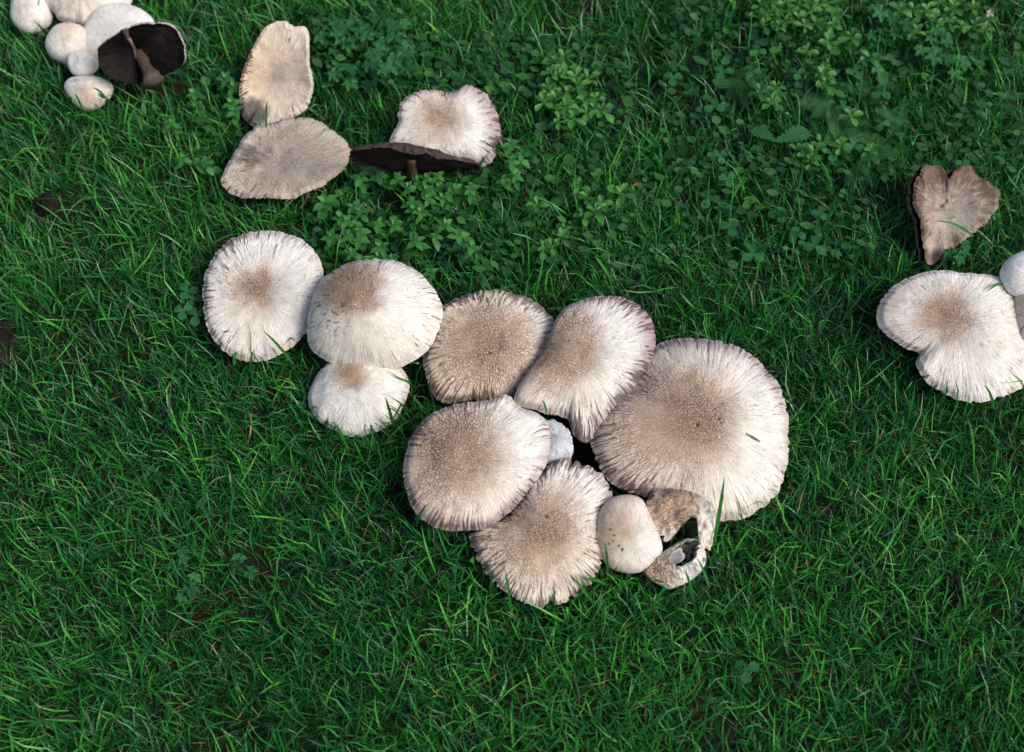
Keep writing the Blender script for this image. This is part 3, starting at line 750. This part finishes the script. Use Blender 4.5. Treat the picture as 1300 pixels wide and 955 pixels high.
mushroom("buff cracked mushroom cap of which only the left edge shows at the right border",
    [(1287,392),(1291,372),(1303,362),(1330,352),(1350,370),(1356,400),(1342,430),(1315,441),(1298,432),(1290,413)],
    (1324,398), 0.066, (0.0,-0.3,1), 34, H=0.016, fringe=0.02, rc=(0.2,1.3), tan=0.6, core=0.2, corea=0.2, cream=0.6, creamd=180, gap=0.4, lil=0.1, crk=0.8, group=GE)

# ------------------------------------------------------------------ grass
PAL = np.array([[0.003, 0.036, 0.013], [0.008, 0.088, 0.019], [0.016, 0.160, 0.025], [0.042, 0.270, 0.035], [0.115, 0.400, 0.060], [0.30, 0.245, 0.10], [0.11, 0.085, 0.035]])

def blades(root, length, width, az, el0, bend, colors, seg=4, twist=None, lift=0.0):
    """vectorised grass blades: strips of 3 vertices across, folded along the midrib, with a pointed tip"""
    Nn = len(root)
    t = np.linspace(0, 1, seg + 1)
    ang = el0[:, None] - bend[:, None] * t[None] ** 1.4
    ds = (length / seg)[:, None]
    hx = np.concatenate([np.zeros((Nn, 1)), np.cumsum(np.cos(ang[:, :-1]) * ds, 1)], 1)
    hz = np.concatenate([np.zeros((Nn, 1)), np.cumsum(np.sin(ang[:, :-1]) * ds, 1)], 1)
    az_t = az[:, None] + (0 if twist is None else twist[:, None] * t[None] ** 2)
    cx = root[:, 0:1] + hx * np.cos(az_t)
    cy = root[:, 1:2] + hx * np.sin(az_t)
    cz = root[:, 2:3] + hz
    w = width[:, None] * np.array([0.75, 1.0, 0.95, 0.70, 0.0] if seg == 4 else np.interp(t, [0, .25, .5, .75, 1], [.75, 1, .95, .7, 0]))[None]
    roll = rng.uniform(-0.7, 0.7, Nn)[:, None]
    sx, sy, sz = -np.sin(az_t) * np.cos(roll), np.cos(az_t) * np.cos(roll), np.sin(roll) + 0 * az_t
    c = np.stack([cx, cy, cz], -1)
    s = np.stack([sx, sy, sz], -1) * w[..., None] * 0.5
    fold = np.zeros_like(c); fold[..., 2] = -0.22 * w
    A = np.stack([c - s, c + fold, c + s], 2)                     # N, seg+1, 3, 3
    V = A.reshape(Nn, -1, 3)
    k = (seg + 1) * 3
    f = []
    for j in range(seg - 1):
        for m_ in (0, 1):
            f.append([j * 3 + m_, j * 3 + m_ + 1, (j + 1) * 3 + m_ + 1, (j + 1) * 3 + m_])
    tri = [[(seg - 1) * 3, (seg - 1) * 3 + 1, seg * 3 + 1], [(seg - 1) * 3 + 1, (seg - 1) * 3 + 2, seg * 3 + 1]]
    off = (np.arange(Nn) * k)[:, None, None]
    F4 = (np.array(f)[None] + off).reshape(-1, 4)
    F3 = (np.array(tri)[None] + off).reshape(-1, 3)
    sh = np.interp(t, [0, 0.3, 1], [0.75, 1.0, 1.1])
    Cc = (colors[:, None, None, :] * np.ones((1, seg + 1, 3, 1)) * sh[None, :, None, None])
    return V, F4, F3, Cc.reshape(Nn, -1, 3)

def inside(x, y, f, grow=1.0):
    dx, dy = x - f["c"][0], y - f["c"][1]
    rr = np.interp(np.arctan2(dy, dx), f["t"], f["r"], period=2 * math.pi)
    return np.hypot(dx, dy) < rr * grow, dx, dy
def keep_under_caps(V):
    """press blades that run under a cap down below its gills"""
    for f in FOOT:
        ins, dx, dy = inside(V[..., 0], V[..., 1], f, 1.03)
        pz = f["c"][2] - (f["n"][0] * dx + f["n"][1] * dy) / f["n"][2]
        lim = np.maximum(pz - f["depth"] / max(f["n"][2], 0.4), 0.001)
        # some blades rooted just outside lie over the rim instead
        rho2 = np.hypot(dx, dy) / np.interp(np.arctan2(dy, dx), f["t"], f["r"], period=2 * math.pi)
        over = ((rng.random(len(V)) < (0.32 if f["ok"] else 0.0)) & (rho2[:, 1] > 1.03) & (rho2[:, 1] < 1.5) & (V[:, 1, 1] < f["c"][1] + 0.02))[:, None]
        surf = pz + max(f["top"], 0.0) * (1 - np.clip(rho2, 0, 1) ** 2) * 1.05 + 0.004
        V[..., 2] = np.where(ins & over, np.where(surf - V[..., 2] < 0.026, np.maximum(V[..., 2], surf), lim), np.where(ins & ~over & (V[..., 2] > lim), lim, V[..., 2]))
    return V

def lawn(name, label, N, xr, yr, hole=None, coarse=False, sd=1):
    global rng
    rng = np.random.default_rng(sd)
    nt_ = N // 14
    tx, ty = rng.uniform(*xr, nt_), rng.uniform(*yr, nt_)
    which = rng.integers(0, nt_, N)
    loose = rng.random(N) < 0.4
    sp = 0.012 if not coarse else 0.03
    x = np.where(loose, rng.uniform(*xr, N), tx[which] + rng.normal(0, sp, N))
    y = np.where(loose, rng.uniform(*yr, N), ty[which] + rng.normal(0, sp, N))
    if hole is not None:
        k = ~((x > hole[0]) & (x < hole[1]) & (y > hole[2]) & (y < hole[3]))
        x, y, which, loose = x[k], y[k], which[k], loose[k]
    keep = np.ones(len(x), bool)
    if not coarse:
        for f in FOOT:
            ins, _, _ = inside(x, y, f, 0.90)
            keep &= ~(ins & (rng.random(len(x)) < 0.9))
        vx, vy = at((742, 577), 0)[:2]
        keep &= np.hypot(x - vx, y - vy) > 0.05
        dens = fbm(x * 9, y * 9, 0 * x, 44)
        keep &= rng.random(len(x)) < np.clip(0.95 + 0.6 * dens, 0.35, 1)
    x, y, which = x[keep], y[keep], which[keep]
    n_ = len(x)
    kind = rng.random(n_)
    L = np.where(kind < 0.62, rng.uniform(0.013, 0.030, n_), np.where(kind < 0.975, rng.uniform(0.026, 0.046, n_), rng.uniform(0.045, 0.070, n_)))
    W = rng.uniform(0.0007, 0.0017, n_) * np.where(rng.random(n_) < 0.12, 1.5, 1.0) * np.clip(L / 0.035, 0.75, 1.3)
    if coarse: W *= 2.2; L *= 1.1
    tuft_az = rng.uniform(0, 2 * math.pi, nt_)
    az = np.where(rng.random(n_) < 0.45, tuft_az[which] + rng.normal(0, 0.5, n_), rng.uniform(0, 2 * math.pi, n_))
    el = np.radians(np.clip(rng.normal(52, 17, n_), 12, 86))
    bend = np.radians(rng.uniform(0, 50, n_)) * np.where(rng.random(n_) < 0.3, 1.25, 0.75)
    tw = rng.normal(0, 0.35, n_)
    pf = fbm(x * 5, y * 5, 0 * x, 61)
    p = np.clip(rng.normal(1.50, 1.10, n_) + 0.8 * pf + np.clip((L - 0.028) * 22, -0.4, 0.6), 0, 4)
    i0 = np.floor(p).astype(int).clip(0, 3); fr = (p - i0)[:, None]
    col = PAL[i0] * (1 - fr) + PAL[i0 + 1] * fr
    dry = rng.random(n_)
    col = np.where((dry < 0.030)[:, None], PAL[5] * rng.uniform(0.5, 1.2, (n_, 1)), col)
    col = np.where(((dry > 0.030) & (dry < 0.055))[:, None], PAL[6], col)
    isdry = dry < 0.055
    el = np.where(isdry, np.radians(rng.uniform(3, 40, n_)), el)
    L = np.where(isdry, L * 0.8, L)
    W = np.where(isdry, W * 0.7, W)
    root = np.stack([x, y, np.full(n_, -0.003)], -1)
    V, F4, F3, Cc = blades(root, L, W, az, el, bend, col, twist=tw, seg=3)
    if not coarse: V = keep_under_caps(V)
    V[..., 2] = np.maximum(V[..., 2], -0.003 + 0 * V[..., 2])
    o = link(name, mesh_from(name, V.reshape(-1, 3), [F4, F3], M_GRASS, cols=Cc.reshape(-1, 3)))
    tag(o, label, "grass", kind="stuff")
    return o
HOLE = (-0.74, 0.74, -0.52, 0.66)
lawn("grass", "dense short green lawn grass around the mushrooms", 158000, HOLE[:2], HOLE[2:], sd=3)
lawn("lawn_beyond", "lawn grass stretching away around the mushroom patch", 18000, (-2.6, 2.6), (-1.9, 2.9), hole=HOLE, coarse=True, sd=4)

# --- single blades that stand out against the caps
def lone_blade(label, p0, z0, p1, z1, width=0.0026, arch=0.006, col=(0.03, 0.16, 0.03)):
    a, b = at(p0, z0), at(p1, z1)
    base = np.array([a[0], a[1], 0.0])
    t = np.linspace(0, 1, 7)
    d = b - a
    s = unit(np.cross(d, ray(p0)))
    pts, cc = [], []
    for k in t:
        c = a + d * k + np.array([0, 0, arch * 4 * k * (1 - k)]) - base
        w = width * np.interp(k, [0, .3, .7, 1], [.7, 1, .75, 0.04])
        pts += [c - s * w / 2, c + np.array([0, 0, -0.25 * w]), c + s * w / 2]
    f = [[j * 3 + m_, j * 3 + m_ + 1, (j + 1) * 3 + m_ + 1, (j + 1) * 3 + m_] for j in range(6) for m_ in (0, 1)]
    me = mesh_from("grass_blade", np.array(pts), [np.array(f)], M_GRASS, cols=np.tile(col, (len(pts), 1)))
    o = link("grass_blade", me)
    o.location = base
    tag(o, label, "grass blade", "single grass blades over the caps")
lone_blade("long upright grass blade crossing the lower right of the largest cap", (906,693), 0.02, (920,604), 0.085, 0.0042)
lone_blade("thin upright grass blade in front of the flecked button mushroom", (772,735), 0.015, (768,688), 0.085, 0.0030)
lone_blade("grass blade crossing the lower edge of the leftmost trio cap", (372,462), 0.02, (334,420), 0.080, 0.0032)
lone_blade("dark grass blade rising over the right side of the small white mushroom", (501,545), 0.02, (489,504), 0.075, 0.0034, col=(0.018, 0.09, 0.03))
lone_blade("fine grass shoot poking up between the oval cap and the white band cap", (694,525), 0.066, (688,508), 0.085, 0.0022)
lone_blade("grass blade lying across the crown of the ragged brown heart shaped mushroom", (1236,300), 0.045, (1186,280), 0.065, 0.0034)
lone_blade("grass blade lying on the upper right of the double lobed cap", (1272,361), 0.056, (1252,371), 0.064, 0.0030)
lone_blade("grass blade laid across the lowest cap of the top left clump", (136,126), 0.04, (117,112), 0.062, 0.0026)
lone_blade("grass blade at the left side of the lowest top left clump cap", (105,138), 0.03, (95,119), 0.060, 0.0026)
lone_blade("grass blade standing before the lower rim of the upright tan cap", (338,162), 0.055, (340,128), 0.085, 0.0026)
lone_blade("pale grass blade standing before the dark corner of the upright tan cap", (331,160), 0.055, (325,136), 0.085, 0.0024, col=(0.05, 0.19, 0.05))
lone_blade("grass blade rising over the lower left of the ragged fringed cap", (649,774), 0.02, (641,722), 0.075, 0.0028)
lone_blade("slender grass blade leaning over the right foot of the ragged fringed cap", (755,770), 0.02, (722,728), 0.070, 0.0030)

lone_blade("grass blade leaning over the bottom rim of the double lobed cap", (1262,520), 0.02, (1248,488), 0.062, 0.0028)
lone_blade("short grass blade over the bottom edge of the small white mushroom", (440,566), 0.015, (424,536), 0.050, 0.0030)
lone_blade("grass blade over the lower left edge of the white band cap", (528,668), 0.02, (542,640), 0.075, 0.0026)
lone_blade("curved grass blade over the lower right edge of the ragged fringed cap", (770,742), 0.015, (735,735), 0.060, 0.0030)
lone_blade("grass blade across the bottom rim of the leftmost trio cap", (318,474), 0.015, (322,444), 0.068, 0.0026)
lone_blade("grass blade before the torn open mushroom", (880,760), 0.015, (868,722), 0.062, 0.0028)
lone_blade("pale grass blade before the right side of the torn open mushroom", (900,745), 0.015, (884,708), 0.060, 0.0026, col=(0.06, 0.22, 0.05))

# ------------------------------------------------------------------ weeds
def leaf_mesh(name, mat, shape, cup=0.12, droop=0.25, rows=7):
    """unit leaf along +X, folded on the midrib; shape = half width at t"""
    t = np.linspace(0, 1, rows)
    w = np.interp(t, *shape)
    V = []
    for k, hw in zip(t, w):
        z = -droop * k * k
        V += [(k, -hw, z + cup * hw * 2), (k, 0, z), (k, hw, z + cup * hw * 2)]
    f = [[j * 3 + m_, (j + 1) * 3 + m_, (j + 1) * 3 + m_ + 1, j * 3 + m_ + 1] for j in range(rows - 1) for m_ in (0, 1)]
    return mesh_from(name, np.array(V), [np.array(f)], mat)
def lobed_mesh(name, mat, lobes=5, depth=0.35, teeth=0.10):
    a_ = np.linspace(-math.pi * 0.90, math.pi * 0.90, 45)
    r = 1 - depth * (0.5 - 0.5 * np.cos(a_ / (math.pi * 0.9) * lobes * math.pi + math.pi)) ** 0.8
    r = r - teeth * (np.arange(45) % 2)
    V = [(0, 0, 0)] + [(0.5 * q * math.cos(k), 0.5 * q * math.sin(k), 0.05 * math.cos(k * lobes) - 0.10 * q * q + 0.10) for q, k in zip(r, a_)]
    f = [[0, j + 1, j + 2] for j in range(44)]
    return mesh_from(name, np.array(V), [np.array(f)], mat)
def feather_mesh(name, mat):
    V, f = [], []
    def quad(a, b, w):
        d = unit(np.array(b) - np.array(a)); s = np.array([-d[1], d[0], 0]) * w
        k = len(V)
        V.extend([np.array(a) - s, np.array(a) + s, np.array(b) + s * 0.3, np.array(b) - s * 0.3]); f.append([k, k + 3, k + 2, k + 1])
    for j in range(8): quad((j / 8, 0, -0.2 * (j / 8) ** 2), ((j + 1) / 8, 0, -0.2 * ((j + 1) / 8) ** 2), 0.018)
    for j in range(1, 16):
        t = j / 16; z = -0.2 * t * t
        ln = 0.24 * math.sin(math.pi * (0.12 + 0.86 * t)) ** 0.7
        for s in (-1, 1):
            quad((t, 0, z), (t + ln * 0.5, s * ln, z + 0.03), 0.016)
            quad((t + ln * 0.25, s * ln * 0.5, z), (t + ln * 0.65, s * ln * 0.6, z + 0.02), 0.012)
    return mesh_from(name, np.array(V), [np.array(f)], mat)
LEAF_SPOON = leaf_mesh("spoon_leaf", M_CHICK, ([0, .15, .35, .6, .8, .93, 1], [.05, .06, .13, .25, .27, .18, .03]), cup=0.32)
LEAF_OVAL = leaf_mesh("oval_leaf", M_SPRIG, ([0, .1, .35, .6, .85, 1], [.05, .17, .30, .27, .12, .01]))
LEAF_ROUND = leaf_mesh("round_leaf", M_CHICK, ([0, .12, .35, .6, .85, 1], [.12, .30, .44, .46, .30, .04]))
LEAF_LOBED = lobed_mesh("lobed_leaf", M_GERAN)
LEAF_CLOVER = leaf_mesh("clover_leaflet", M_GERAN, ([0, .2, .5, .8, .95, 1], [.04, .22, .40, .45, .30, .10]))
LEAF_FEATHER = feather_mesh("feather_leaf", M_YARROW)
LEAF_TOOTH = leaf_mesh("toothed_leaf", M_GERAN, (np.linspace(0, 1, 17), [.04, .07, .12, .08, .18, .10, .24, .15, .28, .18, .30, .20, .28, .2, .2, .12, .01]), rows=17, droop=0.15)

STEM_ME = {}
def stem_mesh(h):
    k = round(h, 3)
    if k not in STEM_ME:
        V, n5 = [], 5
        for z, r in ((0, 0.0009), (0.5, 0.0008), (1, 0.0006)):
            for i in range(n5):
                V.append((r * math.cos(i * 2 * math.pi / n5), r * math.sin(i * 2 * math.pi / n5), z * k - 0.003))
        f = [[j * n5 + i, j * n5 + (i + 1) % n5, (j + 1) * n5 + (i + 1) % n5, (j + 1) * n5 + i] for j in range(2) for i in range(n5)]
        STEM_ME[k] = mesh_from("stem", np.array(V), [np.array(f)], M_WSTEM)
    return STEM_ME[k]
def leaf(parent, me, loc, az, pitch, size, roll=0.0):
    o = link("leaf", me, parent)
    o.location = loc
    o.rotation_euler = (roll, -pitch, az)
    o.scale = (size, size, size)
    return o
R_ = random.Random(11)
def plant(kind, px, label, group, h=0.03, s=1.0, cat="weed", az0=None):
    loc = at(px, h)
    root = empty({"sprig": "weed_sprig", "rosette": "chickweed_plant", "lobed": "cranesbill_plant", "feather": "yarrow_plant", "clover": "clover_plant", "tooth": "toothed_leaf_weed"}[kind], (loc[0], loc[1], 0))
    tag(root, label, cat, group)
    a0 = R_.uniform(0, 6.28) if az0 is None else az0
    if kind != "feather" and kind != "tooth":
        link("stem", stem_mesh(h), root)
    if kind == "sprig":
        for lv, (dz, sz, pt) in enumerate(((0.0, 0.0065, 0.75), (-0.0035, 0.0105, 0.25), (-0.011, 0.0125, -0.05))):
            if lv == 2 and h < 0.02: continue
            for k in range(2 if lv != 1 else 4):
                leaf(root, LEAF_OVAL, (0, 0, h + dz), a0 + lv * 0.785 + k * (math.pi if lv != 1 else math.pi / 2) + R_.uniform(-.2, .2), pt + R_.uniform(-.2, .2), sz * s * R_.uniform(.85, 1.15), R_.uniform(-.2, .2))
    elif kind == "rosette":
        for k in range(4):
            leaf(root, LEAF_SPOON, (0, 0, h - 0.004), a0 + k * 1.57 + R_.uniform(-.3, .3), 0.25 + R_.uniform(-.3, .3), 0.0140 * s * R_.uniform(.8, 1.15), R_.uniform(-.3, .3))
        for k in range(3):
            leaf(root, LEAF_SPOON, (0, 0, h), a0 + 0.8 + k * 2.1 + R_.uniform(-.3, .3), 0.85 + R_.uniform(-.2, .2), 0.0095 * s * R_.uniform(.8, 1.15), R_.uniform(-.3, .3))
    elif kind == "lobed":
        for k in range(3):
            a = a0 + k * 2.1 + R_.uniform(-.4, .4)
            d = 0.013 * s * (1 if k else 0.2)
            leaf(root, LEAF_LOBED, (d * math.cos(a), d * math.sin(a), h - 0.004 * k), a, R_.uniform(-.35, .15), 0.022 * s * R_.uniform(.8, 1.15), R_.uniform(-.3, .3))
    elif kind == "clover":
        for k in range(3):
            leaf(root, LEAF_CLOVER, (0, 0, h), a0 + k * 2.094, 0.15 + R_.uniform(-.15, .15), 0.011 * s, R_.uniform(-.15, .15))
    elif kind == "feather":
        for k in range(3):
            leaf(root, LEAF_FEATHER, (0, 0, h * (0.7 + 0.15 * k)), a0 + k * 1.3 + R_.uniform(-.4, .4), R_.uniform(-.1, .5), 0.034 * s * R_.uniform(.8, 1.1), R_.uniform(-.3, .3))
    elif kind == "tooth":
        for k in range(2):
            leaf(root, LEAF_TOOTH, (0, 0, h), a0 + k * 2.2, 0.1, 0.034 * s * (1 if k == 0 else .75), 0.1)
    return root

def scatter(kind, pts, label, group, h=(0.028, 0.044), s=(0.85, 1.2)):
    ords = "first second third fourth fifth sixth seventh eighth ninth tenth eleventh twelfth thirteenth fourteenth fifteenth sixteenth seventeenth eighteenth nineteenth".split()
    tens = {20: "twentieth", 30: "thirtieth", 40: "fortieth"}
    def word(i):
        if i < 20: return ords[i - 1]
        return tens[i] if i in tens else {2: "twenty-", 3: "thirty-", 4: "forty-"}[i // 10] + ords[i % 10 - 1]
    for i_, p_ in enumerate(sorted(pts)):
        plant(kind, p_, "%s, %s from the left" % (label, word(i_ + 1)), group, R_.uniform(*h), R_.uniform(*s))
def fill(n, x0, y0, x1, y1, mind=13):
    out = []
    tries = 0
    while len(out) < n and tries < 4000:
        tries += 1
        q = (R_.uniform(x0, x1), R_.uniform(y0, y1))
        if all(math.hypot(q[0] - w[0], q[1] - w[1]) > mind for w in out):
            w3 = at(q, 0.03)
            if not any(bool(inside(w3[0], w3[1], f, 1.10)[0]) for f in FOOT): out.append(q)
    return out
plant("sprig", (412,256), "bright six leaved weed sprig just below the right tip of the grey flat cap", None, 0.036, 1.6)
scatter("sprig", [(506,226),(530,228),(518,236),(480,283),(525,265),(541,225),(541,240),(555,222),(553,298),(477,318),(456,291),(582,298),(570,245),(420,300),(500,285),(470,215),(546,345),(448,262),(432,275)] + fill(22, 405, 215, 600, 330),
        "glossy weed sprig in the patch below the edge on mushroom", "weed sprigs below the edge on mushroom")
scatter("sprig", [(650,205),(655,222),(648,180),(640,228),(662,195)], "glossy weed sprig just right of the frayed lilac edged cap", "weed sprigs right of the frayed cap")
scatter("sprig", [(296,110),(293,130),(286,98),(298,140)], "small weed sprig just left of the upright tan cap", "weed sprigs left of the upright cap", s=(1.0, 1.3))
scatter("sprig", [(217,155),(232,200),(260,205),(245,118),(250,206)], "small pale weed sprig between top left clump and grey cap", "weed sprigs in the grass near the top left clump", s=(0.8, 1.0))
scatter("rosette", [(716,73),(700,90),(696,110),(706,125),(722,120),(741,128),(756,125),(728,148),(745,142),(718,135),(690,128),(755,137),(733,108),(708,100)] + fill(8, 685, 75, 770, 165, 12),
        "pale chickweed in the bright patch right of the frayed cap", "chickweed in the bright patch", s=(0.95, 1.35))
scatter("rosette", [(683,260),(764,258),(745,250),(735,235),(740,272),(713,300),(690,315),(716,290),(755,268),(700,312),(788,245)], "pale green chickweed tuft above the oval big cap", "chickweed above the oval cap", s=(0.8, 1.2))
scatter("rosette", [(980,130),(985,110),(965,115),(1050,105),(1045,95),(1025,195),(1030,205),(1012,190),(1080,145),(1042,180)] + fill(8, 930, 40, 1120, 200, 22),
        "pale chickweed in the weedy grass right of the middle", "chickweed right of the middle", s=(0.8, 1.2))
scatter("rosette", fill(22, 960, 0, 1060, 32, 11) + fill(14, 1140, 0, 1260, 45, 13), "leafy chickweed plant at the top right border", "chickweed at the top right border", s=(0.7, 1.1))
scatter("lobed", [(450,35),(430,50),(465,50),(490,65),(505,75),(440,90),(470,78),(425,35),(430,92),(500,50)] + fill(6, 410, 20, 520, 100, 16),
        "dark lobed cranesbill leaves between the upright and frayed caps", "cranesbill between the old caps", s=(0.85, 1.25))
scatter("lobed", [(1120,15),(1135,28),(1150,35),(1190,40),(1200,50),(1188,72),(1120,40)] + fill(5, 1100, 10, 1230, 80, 16), "broad lobed cranesbill leaves in the top right weeds", "cranesbill in the top right weeds", s=(0.8, 1.2))
scatter("lobed", [(230,710),(240,745),(305,718),(258,640)], "small lobed cranesbill leaf in the lower left grass", "cranesbill in the lower left grass", h=(0.02, 0.03), s=(0.6, 0.85))
plant("tooth", (985,180), "pale wavy toothed leaf weed in the grass right of the middle", None, 0.030, 1.25, az0=0.35)
plant("tooth", (1128,30), "big jagged pale leaf weed at the top right", None, 0.034, 1.2, az0=-0.5)
scatter("feather", [(1050,143),(1065,160),(1090,120),(1030,130),(1100,165),(1080,185),(1120,200),(930,105),(945,100),(1145,155),(1060,175)] + fill(6, 1000, 110, 1150, 210, 24),
        "feathery yarrow leaves in weeds left of the heart shaped mushroom", "yarrow in the right weeds", h=(0.016, 0.028))
scatter("clover", fill(26, 840, 60, 1140, 330, 26), "low clover leaf in the weedy grass right of the middle", "clover in the weedy grass", h=(0.018, 0.030))
scatter("clover", [(245,380),(232,395),(250,400),(238,370)], "small clover leaf just left of the leftmost trio cap", "clover left of the trio", h=(0.018, 0.028))
scatter("lobed", [(1215,330),(1222,318)], "small lobed leaf at the foot of the heart shaped mushroom", "lobed leaves at the heart shaped mushroom", h=(0.03, 0.04), s=(0.8, 1.0))
plant("clover", (948,851), "broad round green leaf low in the grass at the lower right", None, 0.022, 1.1)

# --- ground cover of little round leaves among the grass (too many to count)
def ground_cover():
    g = np.random.default_rng(5)
    V, F, Cc, k = [], [], [], 0
    def patch(n, x0, y0, x1, y1):
        nonlocal k
        for _ in range(n):
            px = (g.uniform(x0, x1), g.uniform(y0, y1))
            p_ = at(px, g.uniform(0.008, 0.024))
            if any(bool(inside(p_[0], p_[1], f, 1.06)[0]) for f in FOOT): continue
            r = g.uniform(0.0028, 0.0062)
            nrm = unit([g.normal(0, .35), g.normal(0, .35) - 0.2, 1]); e1 = unit(np.cross(nrm, [0.2, 1, 0])); e2 = np.cross(nrm, e1)
            a0 = g.uniform(0, 6.28)
            col = mix(np.array([0.012, 0.070, 0.024]), np.array([0.050, 0.17, 0.040]), g.random() ** 2)
            ring = [p_ + r * (math.cos(a0 + q * math.pi / 4) * e1 * (1.6 if q in (0, 4) else 1) + math.sin(a0 + q * math.pi / 4) * e2 * 0.8) for q in range(8)]
            V.extend([p_ - nrm * r * 0.15] + ring); Cc.extend([col * 0.9] + [col] * 8)
            F.extend([[k, k + 1 + q, k + 1 + (q + 1) % 8] for q in range(8)])
            k += 9
    patch(450, 390, 205, 660, 345); patch(300, 400, 10, 540, 110); patch(350, 670, 40, 800, 340)
    patch(850, 840, -10, 1310, 220); patch(250, 540, 40, 700, 120); patch(200, 800, 200, 1110, 340); patch(120, 240, 90, 305, 220); patch(0, 0, 560, 1300, 950)
    o = link("ground_cover", mesh_from("ground_cover", np.array(V), [np.array(F)], M_COVER, cols=np.array(Cc)))
    tag(o, "small round weed leaves spreading through the grass", "ground cover", kind="stuff")
ground_cover()

# ------------------------------------------------------------------ soil clods, litter, flower
def clod(label, px, rx, ry, rz, sd):
    c = at(px, 0.0)
    nu, nv = 28, 14
    th = np.linspace(0, 2 * math.pi, nu, endpoint=False)[None]
    ph = np.linspace(0.12, math.pi * 0.6, nv)[:, None]
    X, Y, Z = np.sin(ph) * np.cos(th), np.sin(ph) * np.sin(th), np.cos(ph) + 0 * th
    d = 1 + 0.45 * fbm(X * 2.6, Y * 2.6, Z * 2.6, sd, 4)
    A = np.stack([X * rx * d, Y * ry * d, Z * rz * d], -1).reshape(-1, 3)
    A = np.concatenate([[[0, 0, rz]], A])
    o = link("soil_clod", mesh_from("soil_clod", A, polar_faces(nv, nu), M_CLOD))
    o.location = (c[0], c[1], 0.002)
    tag(o, label, "soil clod", "dark soil clods in the lawn")
clod("small black soil clod in the grass at the upper left", (62, 268), 0.014, 0.012, 0.022, 3)
clod("crumbly brown soil patch cut by the left border", (-4, 446), 0.022, 0.030, 0.020, 4)
clod("dark soil clod in the grass at the lower right", (1213, 752), 0.010, 0.014, 0.012, 5)
LEAF_DRY = leaf_mesh("dry_leaf", M_DRY, ([0, .2, .45, .7, .9, 1], [.03, .16, .24, .18, .10, .01]), cup=0.5, droop=0.4)
def dry(label, px, z, az, size):
    c = at(px, z)
    o = link("dry_leaf", LEAF_DRY)
    o.location = c; o.rotation_euler = (random.uniform(-.5, .5), -0.2, az); o.scale = (size,) * 3
    tag(o, label, "dry leaf", "dry leaf scraps in the lawn")
dry("tiny orange leaf scrap above the oval big cap", (803, 238), 0.020, 0.5, 0.010)
dry("dry tan leaf scrap in the weeds at the upper right corner", (1244, 36), 0.024, 0.3, 0.018)
def flower():
    c = at((1256, 18), 0.038)
    root = empty("white_flower", (c[0], c[1], 0))
    tag(root, "small withered white flower head in the top right corner weeds", "flower")
    link("stem", stem_mesh(0.038), root)
    pm = leaf_mesh("petal", M_PETAL, ([0, .3, .7, 1], [.06, .2, .26, .04]), rows=5)
    for k in range(9):
        o = link("petal", pm, root)
        o.location = (0, 0, 0.038 - 0.002 * (k % 2)); o.rotation_euler = (R_.uniform(-.4, .4), -R_.uniform(0.0, 1.0), k * 0.7); o.scale = (0.006,) * 3
flower()

# --- torn ridge of veil and flesh across the gills of the overturned mushroom
def torn_ridge():
    root = [o for o in COL.objects if o.get("label", "").startswith("overturned mushroom")][0]
    base = np.array(root.location)
    a, b = at((172, 74), 0.086) - base, at((160, 37), 0.105) - base
    n_, m_ = 14, 7
    V, cc = [], []
    d = unit(b - a); e1 = unit(np.cross(d, -ray((166, 55)))); e2 = np.cross(e1, d)
    for i in range(n_ + 1):
        t = i / n_
        c = a + (b - a) * t + e1 * 0.002 * math.sin(t * 5) - e2 * 0.002
        r = 0.0034 * (0.7 + 0.5 * t) * (1 + 0.5 * float(noise(t * 6, 0, 0, 3)))
        for k in range(m_):
            q = 2 * math.pi * k / m_
            V.append(c + r * (math.cos(q) * e1 * (1 + 0.4 * float(noise(t * 9, k, 0, 4))) + math.sin(q) * e2 * 0.7))
            cc.append(mix(np.array([0.035, 0.020, 0.014]), np.array([0.22, 0.15, 0.11]), max(0.0, float(noise(t * 5, k * 0.7, 2, 5))) ** 0.7))
    f = [[i * m_ + k, i * m_ + (k + 1) % m_, (i + 1) * m_ + (k + 1) % m_, (i + 1) * m_ + k] for i in range(n_) for k in range(m_)]
    link("torn_veil", mesh_from("torn_veil", np.array(V), [np.array(f)], M_STEM, cols=np.array(cc)), root)
torn_ridge()
